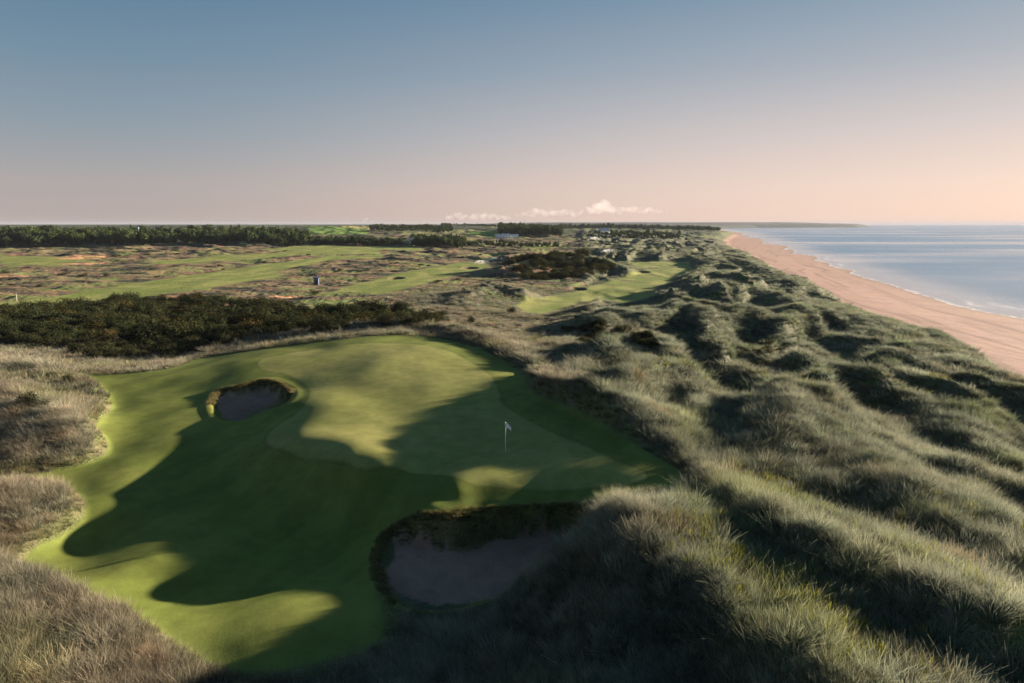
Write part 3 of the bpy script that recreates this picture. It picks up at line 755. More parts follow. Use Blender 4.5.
def scatter_object(name, pts, rotz, scl, tint, meshes, label, cat, which=None, tilt=0.12):
    me = bpy.data.meshes.new(name + '_points')
    n = len(pts); me.vertices.add(n); me.vertices.foreach_set('co', np.ascontiguousarray(pts, np.float32).ravel())
    vfloat(me, 'rz', rotz); vcol(me, 'tint', tint)
    rr = np.random.default_rng(3)
    vfloat(me, 'rx', rr.normal(0, tilt, n)); vfloat(me, 'ry', rr.normal(0, tilt, n))
    a = me.attributes.new('scl', 'FLOAT_VECTOR', 'POINT'); a.data.foreach_set('vector', np.ascontiguousarray(scl, np.float32).ravel())
    if which is None: which = rng.integers(0, len(meshes), n)
    a = me.attributes.new('pick', 'INT', 'POINT'); a.data.foreach_set('value', np.asarray(which, np.int32))
    o = link(bpy.data.objects.new(name, me))
    c = bpy.data.collections.new(name + '_kinds')
    for i, m in enumerate(meshes):
        c.objects.link(bpy.data.objects.new('%s_kind_%02d' % (name, i), m))
    ng = bpy.data.node_groups.new(name, 'GeometryNodeTree')
    ng.interface.new_socket('Geometry', in_out='INPUT', socket_type='NodeSocketGeometry')
    ng.interface.new_socket('Geometry', in_out='OUTPUT', socket_type='NodeSocketGeometry')
    nn, ll = ng.nodes, ng.links
    gi = nn.new('NodeGroupInput'); go = nn.new('NodeGroupOutput')
    ci = nn.new('GeometryNodeCollectionInfo'); ci.inputs['Collection'].default_value = c
    ci.inputs['Separate Children'].default_value = True; ci.inputs['Reset Children'].default_value = True
    ip = nn.new('GeometryNodeInstanceOnPoints'); ip.inputs['Pick Instance'].default_value = True
    def na(nm, ty):
        k = nn.new('GeometryNodeInputNamedAttribute'); k.data_type = ty; k.inputs['Name'].default_value = nm
        return k.outputs['Attribute']
    cb = nn.new('ShaderNodeCombineXYZ')
    ll.new(na('rx', 'FLOAT'), cb.inputs[0]); ll.new(na('ry', 'FLOAT'), cb.inputs[1]); ll.new(na('rz', 'FLOAT'), cb.inputs[2])
    er = nn.new('FunctionNodeEulerToRotation'); ll.new(cb.outputs[0], er.inputs[0])
    mp = nn.new('GeometryNodeMeshToPoints'); mp.mode = 'VERTICES'; ll.new(gi.outputs[0], mp.inputs[0])
    ll.new(mp.outputs[0], ip.inputs['Points']); ll.new(ci.outputs[0], ip.inputs['Instance'])
    ll.new(na('pick', 'INT'), ip.inputs['Instance Index']); ll.new(er.outputs[0], ip.inputs['Rotation']); ll.new(na('scl', 'FLOAT_VECTOR'), ip.inputs['Scale'])
    ll.new(ip.outputs[0], go.inputs[0])
    md = o.modifiers.new('spread', 'NODES'); md.node_group = ng
    tag(o, label, cat, None, 'stuff')
    return o

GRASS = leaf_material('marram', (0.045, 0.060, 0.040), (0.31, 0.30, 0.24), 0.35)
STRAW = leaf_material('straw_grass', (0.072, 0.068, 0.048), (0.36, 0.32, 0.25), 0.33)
WEED = leaf_material('weed_leaf', (0.06, 0.085, 0.03), (0.22, 0.22, 0.045), 0.3)
wind = (-0.10, -0.12)
tuft = [blade_mesh('tuft', 74, 0.24, 0.70, 0.014, wind, 3, GRASS, seed=i + 1, spread=0.62) for i in range(4)]
tuft += [blade_mesh('tuft', 66, 0.25, 0.70, 0.0135, wind, 3, STRAW, seed=i + 11, spread=0.55, heads=0.35) for i in range(3)]
tuftf = [blade_mesh('tuft_far', 52, 0.46, 0.66, 0.034, wind, 2, GRASS, seed=i + 31, spread=0.75) for i in range(4)]
tuftf += [blade_mesh('tuft_far', 50, 0.46, 0.64, 0.032, wind, 2, STRAW, seed=i + 41, spread=0.7) for i in range(3)]

def fan_points(n, y0, y1, umax, power):
    k = rng.uniform(0, 1, n)
    yy = (y0 ** power + k * (y1 ** power - y0 ** power)) ** (1 / power)
    uu = rng.uniform(-umax, umax, n)
    return uu * (yy + 12), yy
def grass_field(name, n, y0, y1, umax, power, meshes, ng, base, label):
    X, Y = fan_points(n, y0, y1, umax, power)
    zz, m = land(X, Y)
    t_ = m['turf']
    keep = (t_ < -0.15) & (m['beach'] < 0.45 + 0.25 * noise(X / 4, Y / 4, 301)) & (m['fmask'] < 0.25)
    r1 = poly_sd(RIM1, X, Y); r2 = poly_sd(RIM2, X, Y)
    keep &= (r1 < -0.3) & (r2 < -0.3)
    # short grass where the turf peters out
    X, Y, zz, t_ = X[keep], Y[keep], zz[keep], t_[keep]; nx = m['nearx'][keep]; ht = m['heath'][keep]
    dens = fbm(X / 5, Y / 5, 3, 302) + np.where(Y < 62, 0.6, 0.3)
    kk = rng.uniform(-0.55, 0.2, len(X)) < dens
    kk &= rng.uniform(0, 1, len(X)) > 0.85 * ht
    X, Y, zz, t_, nx, ht = X[kk], Y[kk], zz[kk], t_[kk], nx[kk], ht[kk]
    n_ = len(X)
    strawy = np.clip(0.36 + 0.9 * fbm(X / 7, Y / 7, 2, 303) + 0.12 * (X < -20) * (Y < 90) - 0.25 * nx * ss(70, 140, Y), 0.05, 0.95)
    isst = rng.uniform(0, 1, n_) < strawy
    ngreen = ng
    which = np.where(isst, ngreen + rng.integers(0, len(meshes) - ngreen, n_), rng.integers(0, ngreen, n_))
    short = ss(0.05, 1.3, -t_) * 0.6 + 0.4
    r1_, r2_ = poly_sd(RIM1, X, Y), poly_sd(RIM2, X, Y)
    short *= 0.55 + 0.45 * ss(0.4, 2.0, -np.maximum(r1_, r2_))
    s = base * np.clip(np.exp(rng.normal(-0.08, 0.28, n_)), 0.45, 1.75) * short * (1 - 0.55 * ht)
    scl = np.stack([s * rng.uniform(0.9, 1.2, n_), s * rng.uniform(0.9, 1.2, n_), s * rng.uniform(0.8, 1.15, n_) * 0.95], 1)
    v = np.clip(np.exp(rng.normal(-0.08, 0.30, n_)), 0.4, 1.7)[:, None] * (1 + 0.25 * fbm(X / 12, Y / 12, 2, 305) + 0.3 * fbm(X / 1.8, Y / 1.8, 2, 306))[:, None]
    cool = np.clip(nx * 0.9 + 0.1 * rng.normal(size=n_), 0, 1)[:, None]
    tint = v * L(C(1.0, 0.98, 0.94), C(0.86, 0.99, 0.95), cool)
    gr = ss(0.15, 0.5, fbm(X / 8, Y / 8, 2, 307))[:, None]
    tint = tint * L(C(1, 1, 1), C(0.95, 1.06, 0.72), gr * 0.5)
    tint = tint * L(C(1, 1, 1), C(1.12, 1.1, 0.6), (np.exp(-((t_ + 0.35) / 0.5) ** 2))[:, None] * 0.45)
    rust = ss(0.45, 0.7, noise(X / 3, Y / 3, 309))[:, None]
    tint = tint * L(C(1, 1, 1), C(1.2, 0.86, 0.68), rust * 0.5)
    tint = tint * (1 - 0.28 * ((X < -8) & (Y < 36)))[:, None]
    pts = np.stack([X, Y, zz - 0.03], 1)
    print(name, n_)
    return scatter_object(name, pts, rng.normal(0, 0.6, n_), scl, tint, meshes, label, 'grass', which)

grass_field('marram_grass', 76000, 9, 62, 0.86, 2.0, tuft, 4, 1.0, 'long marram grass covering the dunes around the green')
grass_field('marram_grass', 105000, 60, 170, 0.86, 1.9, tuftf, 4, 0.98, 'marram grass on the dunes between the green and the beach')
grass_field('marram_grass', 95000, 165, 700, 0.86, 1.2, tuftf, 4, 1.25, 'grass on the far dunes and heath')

# yellow flowering weeds on the lit strips
ragwort = []
for i in range(3):
    ragwort.append(blade_mesh('weed', 16, 0.16, 0.72, 0.032, (-0.03, -0.03), 4, WEED, seed=71 + i, spread=0.22, heads=0.8))
strips = [ridge_line([(690,535,2.0),(735,570,1.9),(785,608,1.5),(845,648,1.2),(895,683,1.1)]), ridge_line([(735,478,0.2),(775,495,0.0),(820,520,-0.1),(870,548,-0.1)]), ridge_line([(880,580,0.2),(960,620,0.0),(1020,640,-0.2)])]
PX = []; PY = []
for k, (st, cnt, wd) in enumerate(zip(strips, (800, 480, 130), (1.1, 1.5, 1.2))):
    u_ = rng.uniform(0, len(st) - 1.001, cnt); i_ = u_.astype(int); f_ = u_ - i_
    PX.append(st[i_, 0] * (1 - f_) + st[i_ + 1, 0] * f_ + rng.normal(0, wd, cnt)); PY.append(st[i_, 1] * (1 - f_) + st[i_ + 1, 1] * f_ + rng.normal(0, wd, cnt))
PX.append(rng.uniform(8, 50, 1800)); PY.append(rng.uniform(18, 75, 1800))
PX = np.concatenate(PX); PY = np.concatenate(PY)
pz, pm = land(PX, PY); kk = pm['turf'] < -0.6; PX, PY, pz = PX[kk], PY[kk], pz[kk]; n_ = len(PX)
scatter_object('flowering_weed', np.stack([PX, PY, pz], 1), rng.uniform(0, 6.28, n_), rng.uniform(0.6, 1.15, (n_, 1)) * np.ones((1, 3)), rng.uniform(0.7, 1.2, (n_, 1)) * C(1, 1, 1), ragwort, 'yellow flowering weeds growing through the dune grass', 'plants')

# low dry clumps over the bunker lips
lipm = [blade_mesh('lip_tuft', 40, 0.16, 0.26, 0.03, (0, -0.15), 2, STRAW, seed=91 + i, spread=0.9) for i in range(3)]
LX = []; LY = []
for rim, cnt in ((RIM1, 2600), (RIM2, 2300)):
    i_ = rng.integers(0, len(rim), cnt); f_ = rng.uniform(0, 1, cnt); a_ = rim[i_]; b_ = rim[(i_ + 1) % len(rim)]
    LX.append(a_[:, 0] * (1 - f_) + b_[:, 0] * f_ + rng.normal(0, 0.22, cnt)); LY.append(a_[:, 1] * (1 - f_) + b_[:, 1] * f_ + rng.normal(0, 0.22, cnt))
LX = np.concatenate(LX); LY = np.concatenate(LY)
s1 = np.maximum(poly_sd(SAND1, LX, LY), poly_sd(SAND2, LX, LY)); rr_ = np.maximum(poly_sd(RIM1, LX, LY), poly_sd(RIM2, LX, LY))
kk = (rr_ < 0.55) & (rr_ > -0.25) & ((LY > np.where(LX < -12, 63.5, 34.6)) | ((LX < -6.0) & (LX > -12))); LX, LY = LX[kk], LY[kk]; lz = Z(LX, LY); n_ = len(LX)
lt = rng.uniform(0.45, 1.1, (n_, 1)) * L(C(0.75, 0.85, 0.4), C(1.0, 0.9, 0.6), rng.uniform(0, 1, n_))
scatter_object('bunker_edge_grass', np.stack([LX, LY, lz], 1), rng.uniform(0, 6.28, n_), rng.uniform(0.35, 0.95, (n_, 1)) * np.ones((1, 3)), lt, lipm, 'dry grass hanging over the bunker edges', 'grass')

# ------------------------------------------------------------------ gorse
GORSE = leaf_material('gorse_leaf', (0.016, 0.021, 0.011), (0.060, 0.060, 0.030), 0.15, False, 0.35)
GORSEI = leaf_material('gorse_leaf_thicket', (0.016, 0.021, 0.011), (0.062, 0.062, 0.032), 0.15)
TWIG = plain('twig', (0.11, 0.08, 0.055), 0.9)
def stems_mesh(name, n, h, r0, seed, mat, spread=0.5):
    r = np.random.default_rng(seed); V = []; Fc = []
    for i in range(n):
        a = r.uniform(0, 6.283); tx, ty = math.cos(a) * spread * h * r.uniform(0.2, 1), math.sin(a) * spread * h * r.uniform(0.2, 1)
        prev = None
        for s in range(4):
            q = s / 3; c = (tx * q, ty * q, h * q - 0.15); rad = r0 * (1 - 0.75 * q); b = len(V)
            for k in range(5):
                V.append((c[0] + rad * math.cos(k * 1.2566), c[1] + rad * math.sin(k * 1.2566), c[2]))
            if s:
                for k in range(5): Fc.append((b - 5 + k, b - 5 + (k + 1) % 5, b + (k + 1) % 5, b + k))
    return np_mesh(name, np.array(V), np.array(Fc), mat, True)
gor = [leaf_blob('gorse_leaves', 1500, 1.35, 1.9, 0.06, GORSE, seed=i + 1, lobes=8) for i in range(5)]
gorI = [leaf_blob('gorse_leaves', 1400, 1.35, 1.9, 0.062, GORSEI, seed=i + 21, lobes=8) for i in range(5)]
gstem = [stems_mesh('gorse_stems', 7, 1.1, 0.05, i + 1, TWIG) for i in range(3)]
GZ = [outline([(-60,300),(0,315),(60,309),(120,306),(165,302),(230,303),(280,310),(340,314),(400,316),(440,322),(455,332),(420,330),(370,331),(320,335),(270,341),(230,350),(190,356),(175,360),(130,362),(90,362),(60,352),(20,346),(-60,345)], n=1)]
def gorse_object(x_, y_, s_, label, group=None, k=0):
    zz = float(Z(x_, y_)[0])
    e = link(bpy.data.objects.new('gorse_bush', None)); e.location = (x_, y_, zz - 0.1); e.scale = (s_, s_, s_ * random.uniform(0.8, 1.05)); e.rotation_euler[2] = random.uniform(0, 6.28)
    e.empty_display_size = 0.5
    link(bpy.data.objects.new('foliage', gor[k % 5]), e); link(bpy.data.objects.new('stem', gstem[k % 3]), e)
    tag(e, label, 'bush', group)
    return e
# thicket in the hollow behind the left of the green
bb = GZ[0]; X = rng.uniform(bb[:, 0].min(), bb[:, 0].max(), 9000); Y = rng.uniform(bb[:, 1].min(), bb[:, 1].max(), 9000)
sdg = poly_sd(bb, X, Y); kk = (sdg > 0.5) & (fbm(X / 9, Y / 9, 2, 333) > -0.42) & (poly_sd(TURF, X, Y) < -1.5); X, Y, sdg = X[kk], Y[kk], sdg[kk]
cell = {}; keepi = []
for i in range(len(X)):
    k_ = (int(X[i] // 1.9), int(Y[i] // 2.4))
    if k_ in cell: continue
    cell[k_] = 1; keepi.append(i)
X, Y, sdg = X[keepi], Y[keepi], sdg[keepi]
order = np.argsort(Y); X, Y, sdg = X[order], Y[order], sdg[order]
print('gorse', len(X))
nb = 150
for i in range(nb):
    gorse_object(X[i], Y[i], random.uniform(0.75, 1.3), 'dark green gorse bush on the near side of the thicket left of the green', 'gorse bushes along the near edge of the thicket', i)
X, Y = X[nb:], Y[nb:]; n_ = len(X); s_ = rng.uniform(0.8, 1.75, (n_, 1)) * (1 + 0.5 * noise(X / 9, Y / 9, 336))[:, None]
gt = rng.uniform(0.6, 1.35, (n_, 1)) * L(C(0.9, 1.0, 0.9), C(1.35, 1.0, 0.7), ss(0.2, 0.6, noise(X / 6, Y / 6, 335)))
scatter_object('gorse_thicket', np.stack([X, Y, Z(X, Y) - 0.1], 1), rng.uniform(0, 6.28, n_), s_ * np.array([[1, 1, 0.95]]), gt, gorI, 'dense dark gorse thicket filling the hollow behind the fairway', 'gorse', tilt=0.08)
# more gorse on mid dunes
def patch(poly_px, n, name, label, smin_=0.8, smax_=1.4, cellk=2.0):
    pl = np.array([hit(a, b, lambda X_, Y_: land(X_, Y_)[0]) for a, b in poly_px])
    X = rng.uniform(pl[:, 0].min(), pl[:, 0].max(), n); Y = rng.uniform(pl[:, 1].min(), pl[:, 1].max(), n)
    k = (poly_sd(pl, X, Y) > 0) & (fbm(X / 8, Y / 8, 2, 337) > -0.25) if pl[:, 1].max() < 700 else poly_sd(pl, X, Y) > -60
    X, Y = X[k], Y[k]; n_ = len(X)
    if n_ == 0: print('EMPTY', name); return
    gt = rng.uniform(0.6, 1.5, (n_, 1)) * L(C(0.9, 1.0, 0.9), C(1.5, 1.25, 0.9), rng.uniform(0, 1, n_) ** 2)
    scatter_object(name, np.stack([X, Y, Z(X, Y) - 0.1], 1), rng.uniform(0, 6.28, n_), rng.uniform(smin_, smax_, (n_, 1)) * np.array([[1, 1, 0.8]]), gt, gorI, label, 'gorse')
patch([(505,262),(540,256),(590,255),(612,266),(600,276),(560,279),(530,280),(512,272)], 1000, 'gorse_scrub', 'dark scrub on the mound behind the far fairway', 1.2, 2.4)
patch([(560,328),(600,322),(660,345),(655,350),(610,342),(570,336)], 400, 'gorse_scrub', 'dark low scrub in the dune hollow right of the green', 0.5, 0.9)
patch([(700,352),(740,340),(800,345),(790,356),(720,360)], 250, 'gorse_scrub', 'dark low scrub between the right hand dunes', 0.4, 0.7)
for (px, py, s_, lb) in [(132,300,0,''),(30,404,0.75,'green gorse bush on top of the left dune, wider of its two shrubs'),(44,407,0.6,'small gorse bush right beside the wider shrub on the left dune'),
        (70,380,0.62,'round gorse bush at the upper right end of the left dune'),(85,386,0.35,'smallest gorse shrub near the turf edge of the left dune'),
        (430,318,0.8,'lone gorse bush on the ridge behind the green'),(470,322,1.0,'dark gorse bush in the dip behind the right end of the green'),
        (512,312,1.1,'dark gorse bush at the near left corner of the far fairway'),(843,402,0.5,'dark bush half way along the right hand dunes')]:
    if s_ == 0: continue
    q_ = hit(px, py + 2, lambda X_, Y_: land(X_, Y_)[0]); gorse_object(q_[0], q_[1], s_, lb, None, int(px))
# scattered scrub over the heath
X, Y = fan_points(3200, 130, 800, 0.8, 1.5)
zz, m = land(X, Y); kk = (m['fmask'] < 0.1) & (m['beach'] < 0.1) & (fbm(X / 50, Y / 30, 3, 341) > 0.3) & (m['nearx'] < 0.6)
X, Y, zz = X[kk], Y[kk], zz[kk]; n_ = len(X); print('scrub', n_)
scatter_object('heath_scrub', np.stack([X, Y, zz - 0.1], 1), rng.uniform(0, 6.28, n_), rng.uniform(0.5, 1.5, (n_, 1)) * np.array([[1.3, 1.3, 0.55]]), rng.uniform(0.7, 1.5, (n_, 1)) * C(1.1, 1.0, 0.9), gorI, 'low dark scrub scattered over the heath', 'scrub')

# ------------------------------------------------------------------ woods
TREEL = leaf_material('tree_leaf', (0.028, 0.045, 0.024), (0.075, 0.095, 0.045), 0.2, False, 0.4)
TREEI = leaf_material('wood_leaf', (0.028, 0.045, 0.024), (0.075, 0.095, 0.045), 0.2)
BARK = plain('bark', (0.10, 0.075, 0.055), 0.9)
def crown(mat, seed, conif):
    if conif: return leaf_blob('crown', 900, 3.2, 11.0, 0.42, mat, seed=seed, lobes=10, z0=1.5, cone=0.75)
    return leaf_blob('crown', 900, 4.6, 9.0, 0.45, mat, seed=seed, lobes=10, z0=1.8)
crL = [crown(TREEL, i + 1, False) for i in range(6)]; crI = [crown(TREEI, i + 31, i == 5) for i in range(6)]
trunk = [stems_mesh('trunk', 4, 7.5, 0.32, i + 5, BARK, 0.16) for i in range(3)]
def tree(x_, y_, s_, k, label, group):
    zz = float(Z(x_, y_)[0])
    e = link(bpy.data.objects.new('tree', None)); e.location = (x_, y_, zz - 0.2); e.scale = (s_ * random.uniform(0.9, 1.15), s_, s_ * random.uniform(0.85, 1.15)); e.rotation_euler[2] = random.uniform(0, 6.28)
    link(bpy.data.objects.new('crown', crL[k % 6]), e); link(bpy.data.objects.new('trunk', trunk[k % 3]), e)
    tag(e, label, 'tree', group)
def belt(px0, px1, y0, y1, n, name, label, s0=0.8, s1=1.2, fronts=0, flabel=None, fgroup=None, yfun=None):
    X = []; Y = []
    pxs = rng.uniform(px0, px1, n); yy = rng.uniform(y0, y1, n)
    if yfun is not None: yy = yy + np.array([yfun(p) for p in pxs])
    xx = (pxs - 512) / F * yy * math.cos(PITCH)
    o = np.argsort(yy); xx, yy = xx[o], yy[o]
    lump = 1 + 0.22 * noise(xx / 26, yy / 60, 351) + 0.10 * noise(xx / 9, yy / 20, 352)
    for i in range(fronts): tree(float(xx[i]), float(yy[i]), random.uniform(s0, s1) * float(lump[i]), i, flabel, fgroup)
    xx, yy, lump = xx[fronts:], yy[fronts:], lump[fronts:]; n_ = len(xx)
    gt = rng.uniform(0.6, 1.35, (n_, 1)) * L(C(0.9, 1.0, 0.95), C(1.3, 1.2, 0.8), rng.uniform(0, 1, n_) ** 2)
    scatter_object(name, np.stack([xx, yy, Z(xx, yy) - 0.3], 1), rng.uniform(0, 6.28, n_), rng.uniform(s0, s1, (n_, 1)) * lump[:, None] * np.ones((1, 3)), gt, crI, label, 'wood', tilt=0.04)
belt(-160, 305, 500, 640, 1000, 'far_wood', 'dark green wood along the left horizon', 0.8, 1.25, 110, 'bushy dark green tree in the front row of the wood on the left horizon', 'front trees of the wood on the left horizon', lambda p: (p + 60) * 0.25)
belt(292, 402, 600, 650, 330, 'tree_belt', 'long low dark belt of trees beyond the left fairways', 0.45, 0.65)
belt(412, 465, 600, 690, 220, 'tree_belt', 'dark clump of trees right of the long belt', 0.5, 0.85)
belt(370, 452, 960, 1250, 420, 'tree_belt', 'dark line of trees on the hill at the horizon', 0.4, 0.65)
belt(500, 562, 900, 1150, 420, 'tree_belt', 'blue green wooded rise left of the far dunes', 0.8, 1.3)
belt(560, 720, 1500, 2300, 700, 'tree_belt', 'hazy blue woods below the horizon', 0.7, 1.15)
belt(440, 560, 1500, 1900, 260, 'tree_belt', 'thin far tree line under the clouds', 0.4, 0.7)
belt(455, 560, 640, 700, 160, 'tree_belt', 'low broken hedge of dark bushes in front of the far houses', 0.25, 0.45)
belt(590, 680, 900, 1100, 260, 'tree_belt', 'dark scrub wood on the far dunes', 0.35, 0.6)

# ------------------------------------------------------------------ flag in the green
WHITE = plain('white_paint', (0.82, 0.82, 0.80), 0.4)
CLOTH = plain('white_cloth', (0.85, 0.85, 0.86), 0.8)
DARK = plain('dark_cup', (0.02, 0.02, 0.02), 0.8)
import bmesh
def lathe(name, prof, mat, seg=16):
    V = []; Fc = []
    for i, (r_, z_) in enumerate(prof):
        for k in range(seg):
            a = 2 * math.pi * k / seg; V.append((r_ * math.cos(a), r_ * math.sin(a), z_))
        if i:
            b = i * seg
            for k in range(seg): Fc.append((b - seg + k, b - seg + (k + 1) % seg, b + (k + 1) % seg, b + k))
    return np_mesh(name, np.array(V), np.array(Fc), mat, True)
def cloth_mesh(name, mat, w=0.46, h=0.32):
    nx, nz = 16, 10; V = []; Fc = []
    for side in (0, 1):
        for j in range(nz + 1):
            for i in range(nx + 1):
                a = i / nx; b = j / nz
                sag = -0.30 * a * a * w * 2.0
                V.append((a * w * 0.82, 0.05 * math.sin(a * 7 + b * 1.5) * a + side * 0.004, -b * h * (1 - 0.12 * a) + sag))
    n1 = (nx + 1) * (nz + 1)
    for side in (0, 1):
        for j in range(nz):
            for i in range(nx):
                a = side * n1 + j * (nx + 1) + i
                f = (a, a + 1, a + nx + 2, a + nx + 1); Fc.append(f if side else f[::-1])
    return np_mesh(name, np.array(V), np.array(Fc), mat, True)
def golf_flag(loc, label, tall=2.25, s=1.0, cloth=CLOTH, rot=-0.3, upper=WHITE):
    e = link(bpy.data.objects.new('golf_flag', None)); e.location = loc
    link(bpy.data.objects.new('flagstick', lathe('flagstick', [(0.0, -0.15), (0.016 * s, -0.15), (0.016 * s, 0.55), (0.02 * s, 0.56), (0.02 * s, tall), (0.03 * s, tall + .01), (0.026 * s, tall + 0.05), (0.0, tall + 0.06)], upper)), e)
    f = link(bpy.data.objects.new('flag', cloth_mesh('flag', cloth)), e); f.location = (0.02, 0, tall - 0.03); f.rotation_euler[2] = rot
    link(bpy.data.objects.new('hole_cup', lathe('hole_cup', [(0.054, 0.012), (0.060, 0.012), (0.060, -0.12), (0.0, -0.12)], DARK)), e)
    tag(e, label, 'golf flag')
    return e
def on(px, py): 
    q = hit(px, py, lambda X_, Y_: land(X_, Y_)[0]); return (float(q[0]), float(q[1]), float(Z(q[0], q[1])[0]))
golf_flag(on(505.5, 452), 'white flag on a pale stick standing in its hole on the near green', 2.15, 1.5)
golf_flag(on(17, 301.5), 'tiny far flag on the green at the left edge, in front of a dark bank', 2.4, 3.0)

# ------------------------------------------------------------------ huts and houses far off
def box(V, Fc, x0, x1, y0, y1, z0, z1):
    b = len(V)
    V += [(x0, y0, z0), (x1, y0, z0), (x1, y1, z0), (x0, y1, z0), (x0, y0, z1), (x1, y0, z1), (x1, y1, z1), (x0, y1, z1)]
    Fc += [(b, b + 3, b + 2, b + 1), (b + 4, b + 5, b + 6, b + 7), (b, b + 1, b + 5, b + 4), (b + 1, b + 2, b + 6, b + 5), (b + 2, b + 3, b + 7, b + 6), (b + 3, b, b + 4, b + 7)]
def boxes(name, bs, mat, parent):
    V = []; Fc = []
    for b in bs: box(V, Fc, *b)
    me = np_mesh(name, np.array(V), np.array(Fc), mat, False)
    return link(bpy.data.objects.new(name, me), parent)
GLASS = plain('dark_glass', (0.03, 0.035, 0.04), 0.15)
def gable(name, w, d, z0, h, over, mat, parent):
    w2, d2 = w / 2 + over, d / 2 + over
    V = [(-w2, -d2, z0), (w2, -d2, z0), (w2, 0, z0 + h), (-w2, 0, z0 + h), (-w2, d2, z0), (w2, d2, z0), (-w2, -d2, z0 - 0.15), (w2, -d2, z0 - 0.15), (-w2, d2, z0 - 0.15), (w2, d2, z0 - 0.15)]
    Fc = [(0, 1, 2, 3), (3, 2, 5, 4), (6, 7, 1, 0), (4, 5, 9, 8), (0, 3, 4, 8), (1, 7, 9, 5), (6, 0, 8, 8), (6, 8, 9, 7)]
    Fc = [f for f in Fc if len(set(f)) == 4]
    return link(bpy.data.objects.new(name, np_mesh(name, np.array(V), np.array(Fc), mat, False)), parent)
def house(px, py, w, d, h, rh, wall, roof, label, rot=0.0, name='house', cat='house', wins=3):
    x_, y_, z_ = on(px, py)
    e = link(bpy.data.objects.new(name, None)); e.location = (x_, y_, z_ - 0.1); e.rotation_euler[2] = rot
    boxes('wall', [(-w / 2, w / 2, -d / 2, d / 2, -0.8, h)], wall, e)
    r_ = gable('roof', w, d, h + 0.16, rh, 0.3, roof, e)
    boxes('door', [(-0.5, 0.5, -d / 2 - 0.06, -d / 2 + 0.02, 0, 2.0)], GLASS, e)
    for i in range(wins):
        wx = -w / 2 + w * (i + 0.5) / wins
        if abs(wx) < 0.9: continue
        boxes('window', [(wx - 0.5, wx + 0.5, -d / 2 - 0.05, -d / 2 + 0.02, 1.0, 2.0)], GLASS, e)
    boxes('chimney', [(w / 2 - 0.9, w / 2 - 0.3, -0.25, 0.25, h + rh * 0.4, h + rh + 0.7)], wall, r_) if wins > 1 else None
    tag(e, label, cat)
BLUE = plain('blue_paint', (0.09, 0.13, 0.23), 0.5, nscale=2.0)
CREAM = plain('cream_render', (0.62, 0.52, 0.36), 0.8)
WHITER = plain('white_render', (0.62, 0.64, 0.66), 0.8)
SLATE = plain('slate', (0.10, 0.11, 0.13), 0.6)
PALER = plain('pale_roof', (0.5, 0.52, 0.56), 0.5)
house(316.5, 284.5, 1.7, 1.9, 2.5, 0.4, BLUE, BLUE, 'small dark blue hut alone on the heath between two fairways', 0.15, 'hut', 'hut', 1)
house(411.5, 245.5, 4.2, 4.5, 5.2, 1.8, CREAM, CREAM, 'narrow cream house in the gap between two dark tree clumps', 0.1, 'house', 'house', 2)
for px, py, w, lb in [(500, 238.8, 11, 'long pale roofed house, leftmost of the far white houses'), (506, 238.2, 8, 'middle one of the far white houses'), (514, 238.4, 10, 'rightmost of the far white houses')]:
    house(px, py, w, 7, 3.2, 2.2, WHITER, PALER, lb, 0.2)
house(604, 233, 16, 8, 4, 2.5, WHITER, PALER, 'white house at the foot of the hazy woods, right of the wooded rise')
# masts
PALEB = plain('pale_blue_steel', (0.12, 0.20, 0.26), 0.5)
def mast(px, y_, h, r_, label, tank=True):
    x_ = (px - 512) / F * y_ * math.cos(PITCH); z_ = float(Z(x_, y_)[0])
    e = link(bpy.data.objects.new('tower', None)); e.location = (x_, y_, z_ - 0.5)
    link(bpy.data.objects.new('shaft', lathe('shaft', [(r_, 0), (r_ * 0.7, h * 0.8), (r_ * 0.5, h)], PALEB)), e)
    if tank: link(bpy.data.objects.new('tank', lathe('tank', [(0, h * 0.82), (r_ * 1.6, h * 0.86), (r_ * 1.9, h * 0.95), (r_ * 1.4, h), (0, h * 1.02)], PALEB)), e)
    else: link(bpy.data.objects.new('antenna', lathe('antenna', [(r_ * 0.3, h), (r_ * 0.15, h * 1.25), (0, h * 1.26)], PALEB)), e)
    tag(e, label, 'tower')
mast(137.5, 610, 15.0, 0.5, 'slim pale blue tower rising among the trees of the left wood')
mast(525, 1160, 17, 0.8, 'thin pale mast standing in the wooded rise under the clouds', False)

